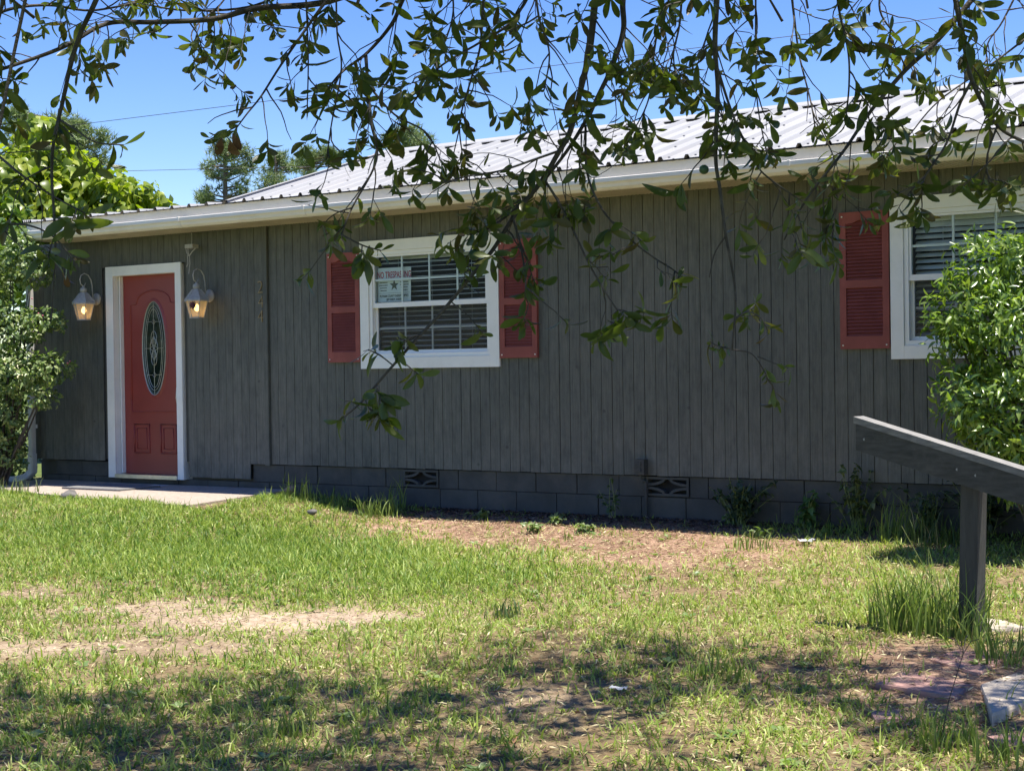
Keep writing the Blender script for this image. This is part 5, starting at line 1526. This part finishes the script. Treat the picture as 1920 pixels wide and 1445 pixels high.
branch([(1822, 152, 4.5), (1800, 195, 4.5), (1774, 270, 4.5), (1735, 330, 4.5), (1728, 365, 4.5)], .005, .0022, 14, (.08, .2))
branch([(1870, 235, 4.5), (1850, 300, 4.5), (1858, 360, 4.5)], .0035, .002, 6, (.08, .18))
branch([(1940, 60, 4.9), (1860, 120, 4.9), (1760, 190, 4.9), (1700, 260, 4.9)], .004, .002, 8, (.1, .24))
branch([(1250, -50, 5.0), (1235, 40, 5.0), (1225, 110, 5.0), (1215, 190, 5.0), (1180, 260, 5.0)], .005, .002, 20, (.1, .28))
branch([(1480, -50, 5.2), (1490, 40, 5.2), (1500, 110, 5.2), (1520, 190, 5.1), (1530, 250, 5.1)], .005, .002, 14, (.1, .28))
branch([(1660, -60, 5.4), (1650, 20, 5.4), (1690, 80, 5.4), (1720, 140, 5.3)], .005, .002, 16, (.1, .28))
branch([(1280, -50, 4.3), (1275, 40, 4.3), (1262, 100, 4.3), (1250, 160, 4.3)], .004, .002, 14, (.1, .24))
branch([(840, -60, 5.3), (850, 20, 5.3), (830, 90, 5.3), (800, 150, 5.3)], .004, .002, 16, (.1, .26))
branch([(430, -60, 5.4), (420, 0, 5.4), (360, 60, 5.3), (380, 110, 5.3)], .004, .002, 12, (.1, .24))
branch([(1000, -60, 4.3), (1010, 30, 4.3), (1030, 100, 4.3), (1020, 170, 4.3)], .004, .002, 14, (.1, .24))
branch([(1920, -40, 5.2), (1880, 40, 5.2), (1850, 90, 5.2), (1860, 160, 5.2)], .004, .002, 14, (.1, .26))
branch([(1560, 330, 4.6), (1570, 380, 4.6), (1560, 430, 4.6)], .003, .0018, 5, (.06, .16))
branch([(560, -40, 5.6), (480, 10, 5.6), (350, 20, 5.5), (230, 0, 5.5)], .006, .003, 20, (.1, .26))

# trunk, limbs and the rest of the crown, out of the picture overhead
rad_pts = [(0, 0, -.2), (.02, .02, .3), (-.03, .03, 1.4), (-.12, .06, 2.6), (-.3, .15, 3.6)]
m = MB(); m.tube(rad_pts, [.34, .25, .21, .19, .16], 14); m.build('trunk', 'bark', oak, True, TB)
fork = TB+np.array(rad_pts[-1])
hubs = []
for px, py, Z in ((1900, -560, 3.9), (1150, -460, 4.1), (650, -440, 4.2), (150, -420, 4.2), (-500, -430, 4.4)):
    hubs.append(atZ(px, py, Z))
def limb(a, b_, r0, r1):
    mid = (a+b_)/2+np.array([0, 0, .35]); m = MB()
    pts = [a*(1-s)**2+2*mid*s*(1-s)+b_*s*s+rng.normal(size=3)*.03*(0 < s < 1) for s in np.linspace(0, 1, 12)]
    m.tube([tuple(p-TB) for p in pts], [r0+(r1-r0)*s for s in np.linspace(0, 1, 12)], 8); m.build('limb', 'bark', oak, True, TB)
limb(fork, hubs[0], .09, .04); limb(hubs[0], hubs[1], .04, .032); limb(hubs[1], hubs[2], .032, .026); limb(hubs[2], hubs[3], .026, .02); limb(hubs[3], hubs[4], .02, .014)
for h, (px, py, Z) in ((hubs[0], (1500, -500, 7.6)), (hubs[1], (1000, -520, 8.0)), (hubs[2], (500, -480, 7.6)), (hubs[3], (0, -470, 7.0)), (hubs[0], (2300, -500, 7.2)), (hubs[4], (-700, -470, 6.5))):
    limb(h, atZ(px, py, Z), .014, .005)
for p, r in TOPS:
    q = proj(p[None])[0]
    if q[1] < -20 or q[0] < -30 or q[0] > 1950:
        h = min(hubs, key=lambda k: np.linalg.norm(k-p)); mid = (h+p)/2+np.array([0, 0, .12]); m = MB()
        m.tube([tuple(h*(1-s)**2+2*mid*s*(1-s)+p*s*s-TB) for s in np.linspace(0, 1, 7)], [r*1.5*(1-s)+r*s for s in np.linspace(0, 1, 7)], 6); m.build('branch', 'bark', oak, True, TB)
# crown leaves overhead
def crown():
    k = 0; made = 0
    twm = MB()
    while made < 4300 and k < 40000:
        k += 1
        Z = rng.uniform(1.5, 8.8); lat = rng.uniform(-1, 1)*(.40*Z+1.2); z = rng.uniform(2.4, 6.2)
        Zf = AF[:2]/np.linalg.norm(AF[:2]); Rr = np.array([Zf[1], -Zf[0]])
        xy = CAM[:2]+Zf*Z+Rr*lat
        # uneven clumps so that the light comes through in patches
        cl = math.sin(2.1*xy[0]+1.3)+math.sin(2.4*xy[1]+.6*xy[0])+math.sin(1.6*xy[0]-1.9*xy[1]+2)+.8*math.sin(3.6*xy[0]+2.8*xy[1])
        edge = 7.55-.9*max(0, -lat/3)-.4*abs(math.sin(lat*2))
        if Z > edge or cl < (-.35 if Z > 6.6 else -.85): continue
        p = np.array([xy[0], xy[1], z]); q = proj(p[None])[0]
        if q[1] > -90 and -150 < q[0] < 2070: continue
        made += 1
        d = unit(rvec()+DOWN*.3); a = p-d*.3
        twm.tube([tuple(a-TB), tuple((a+p)/2+rng.normal(size=3)*.02-TB), tuple(p-TB)], [.006, .004, .002], 4)
        rosette(p, d, 7, .085); rosette(p-d*.12+rvec()*.06, unit(d+rvec()), 6, .08); rosette(p-d*.2+rvec()*.1, unit(d+rvec()), 6, .08)
    # unseen crown extension added over and behind the viewer, shading ground and wall
    for i in range(1500):
        Z = rng.uniform(-7.5, 4.5); lat = rng.uniform(-7.5, 6.5); z = rng.uniform(3.4, 8.0)
        Zf = AF[:2]/np.linalg.norm(AF[:2]); Rr = np.array([Zf[1], -Zf[0]]); xy = CAM[:2]+Zf*Z+Rr*lat
        p = np.array([xy[0], xy[1], z])
        if Z > .3:
            q = proj(p[None])[0]
            if q[1] > -200 and -300 < q[0] < 2220: continue
        if ((Z+1.5)/6.5)**2+(lat/7.5)**2+((z-5.5)/3)**2 > 1.15: continue
        d = unit(rvec()+DOWN*.3)
        rosette(p, d, 6, .19); rosette(p+rvec()*.3, unit(d+rvec()), 6, .18)
    twm.build('crown_twigs', 'bark', oak, False, TB)
foliage(oak, 'oak', LP, LD, LN, LL_, [(.055, .082, .018), (.082, .112, .028), (.12, .145, .036), (.085, .06, .026)], 'oakleaf', 'oakstuff')
LP, LD, LN, LL_ = [], [], [], []
crown()
foliage(oak, 'oakfar', LP, LD, LN, LL_, [(.045, .068, .016), (.066, .092, .024), (.095, .115, .03)], 'oakstuff', 'oakstuff', 0, 'crown_foliage')
# odd ones: dry leaves and green galls
for (px, py, Z, L, dx) in ((432, 285, 4.65, .062, .3), (416, 280, 4.66, .05, -.5), (118, 530, 4.25, .04, .2), (125, 538, 4.25, .034, -.2), (436, 272, 4.66, .045, .6)):
    p = atZ(px, py-22, Z); d = unit(DOWN+AR*dx*.6+rng.normal(size=3)*.2)
    V, F = LEAF['oak'][3]; X, Yv, Zv = frames(d[None], (-AF+rng.normal(size=3)*.6)[None])
    V2 = V*np.array([1, 1.5, 1.6])*L
    w_ = V2[:, 0:1]*X+V2[:, 1:2]*Yv+V2[:, 2:3]*Zv
    o = place('dry_leaf', np_mesh('dry_leaf', w_, F, 'dryleaf'), oak, p); o['label'] = 'curled dry brown leaf'
for px, py, Z, r in ((467, 34, 5.0, .018), (889, 478, 4.55, .017), (1320, 318, 4.4, .014), (903, 455, 4.6, .016)):
    m = MB(); m.lathe([(r*math.sin(a)+1e-4, -r*math.cos(a)) for a in np.linspace(0, math.pi, 9)], (0, 0, 0), 12); m.build('green_fruit', 'fruit', oak, True, atZ(px, py, Z))
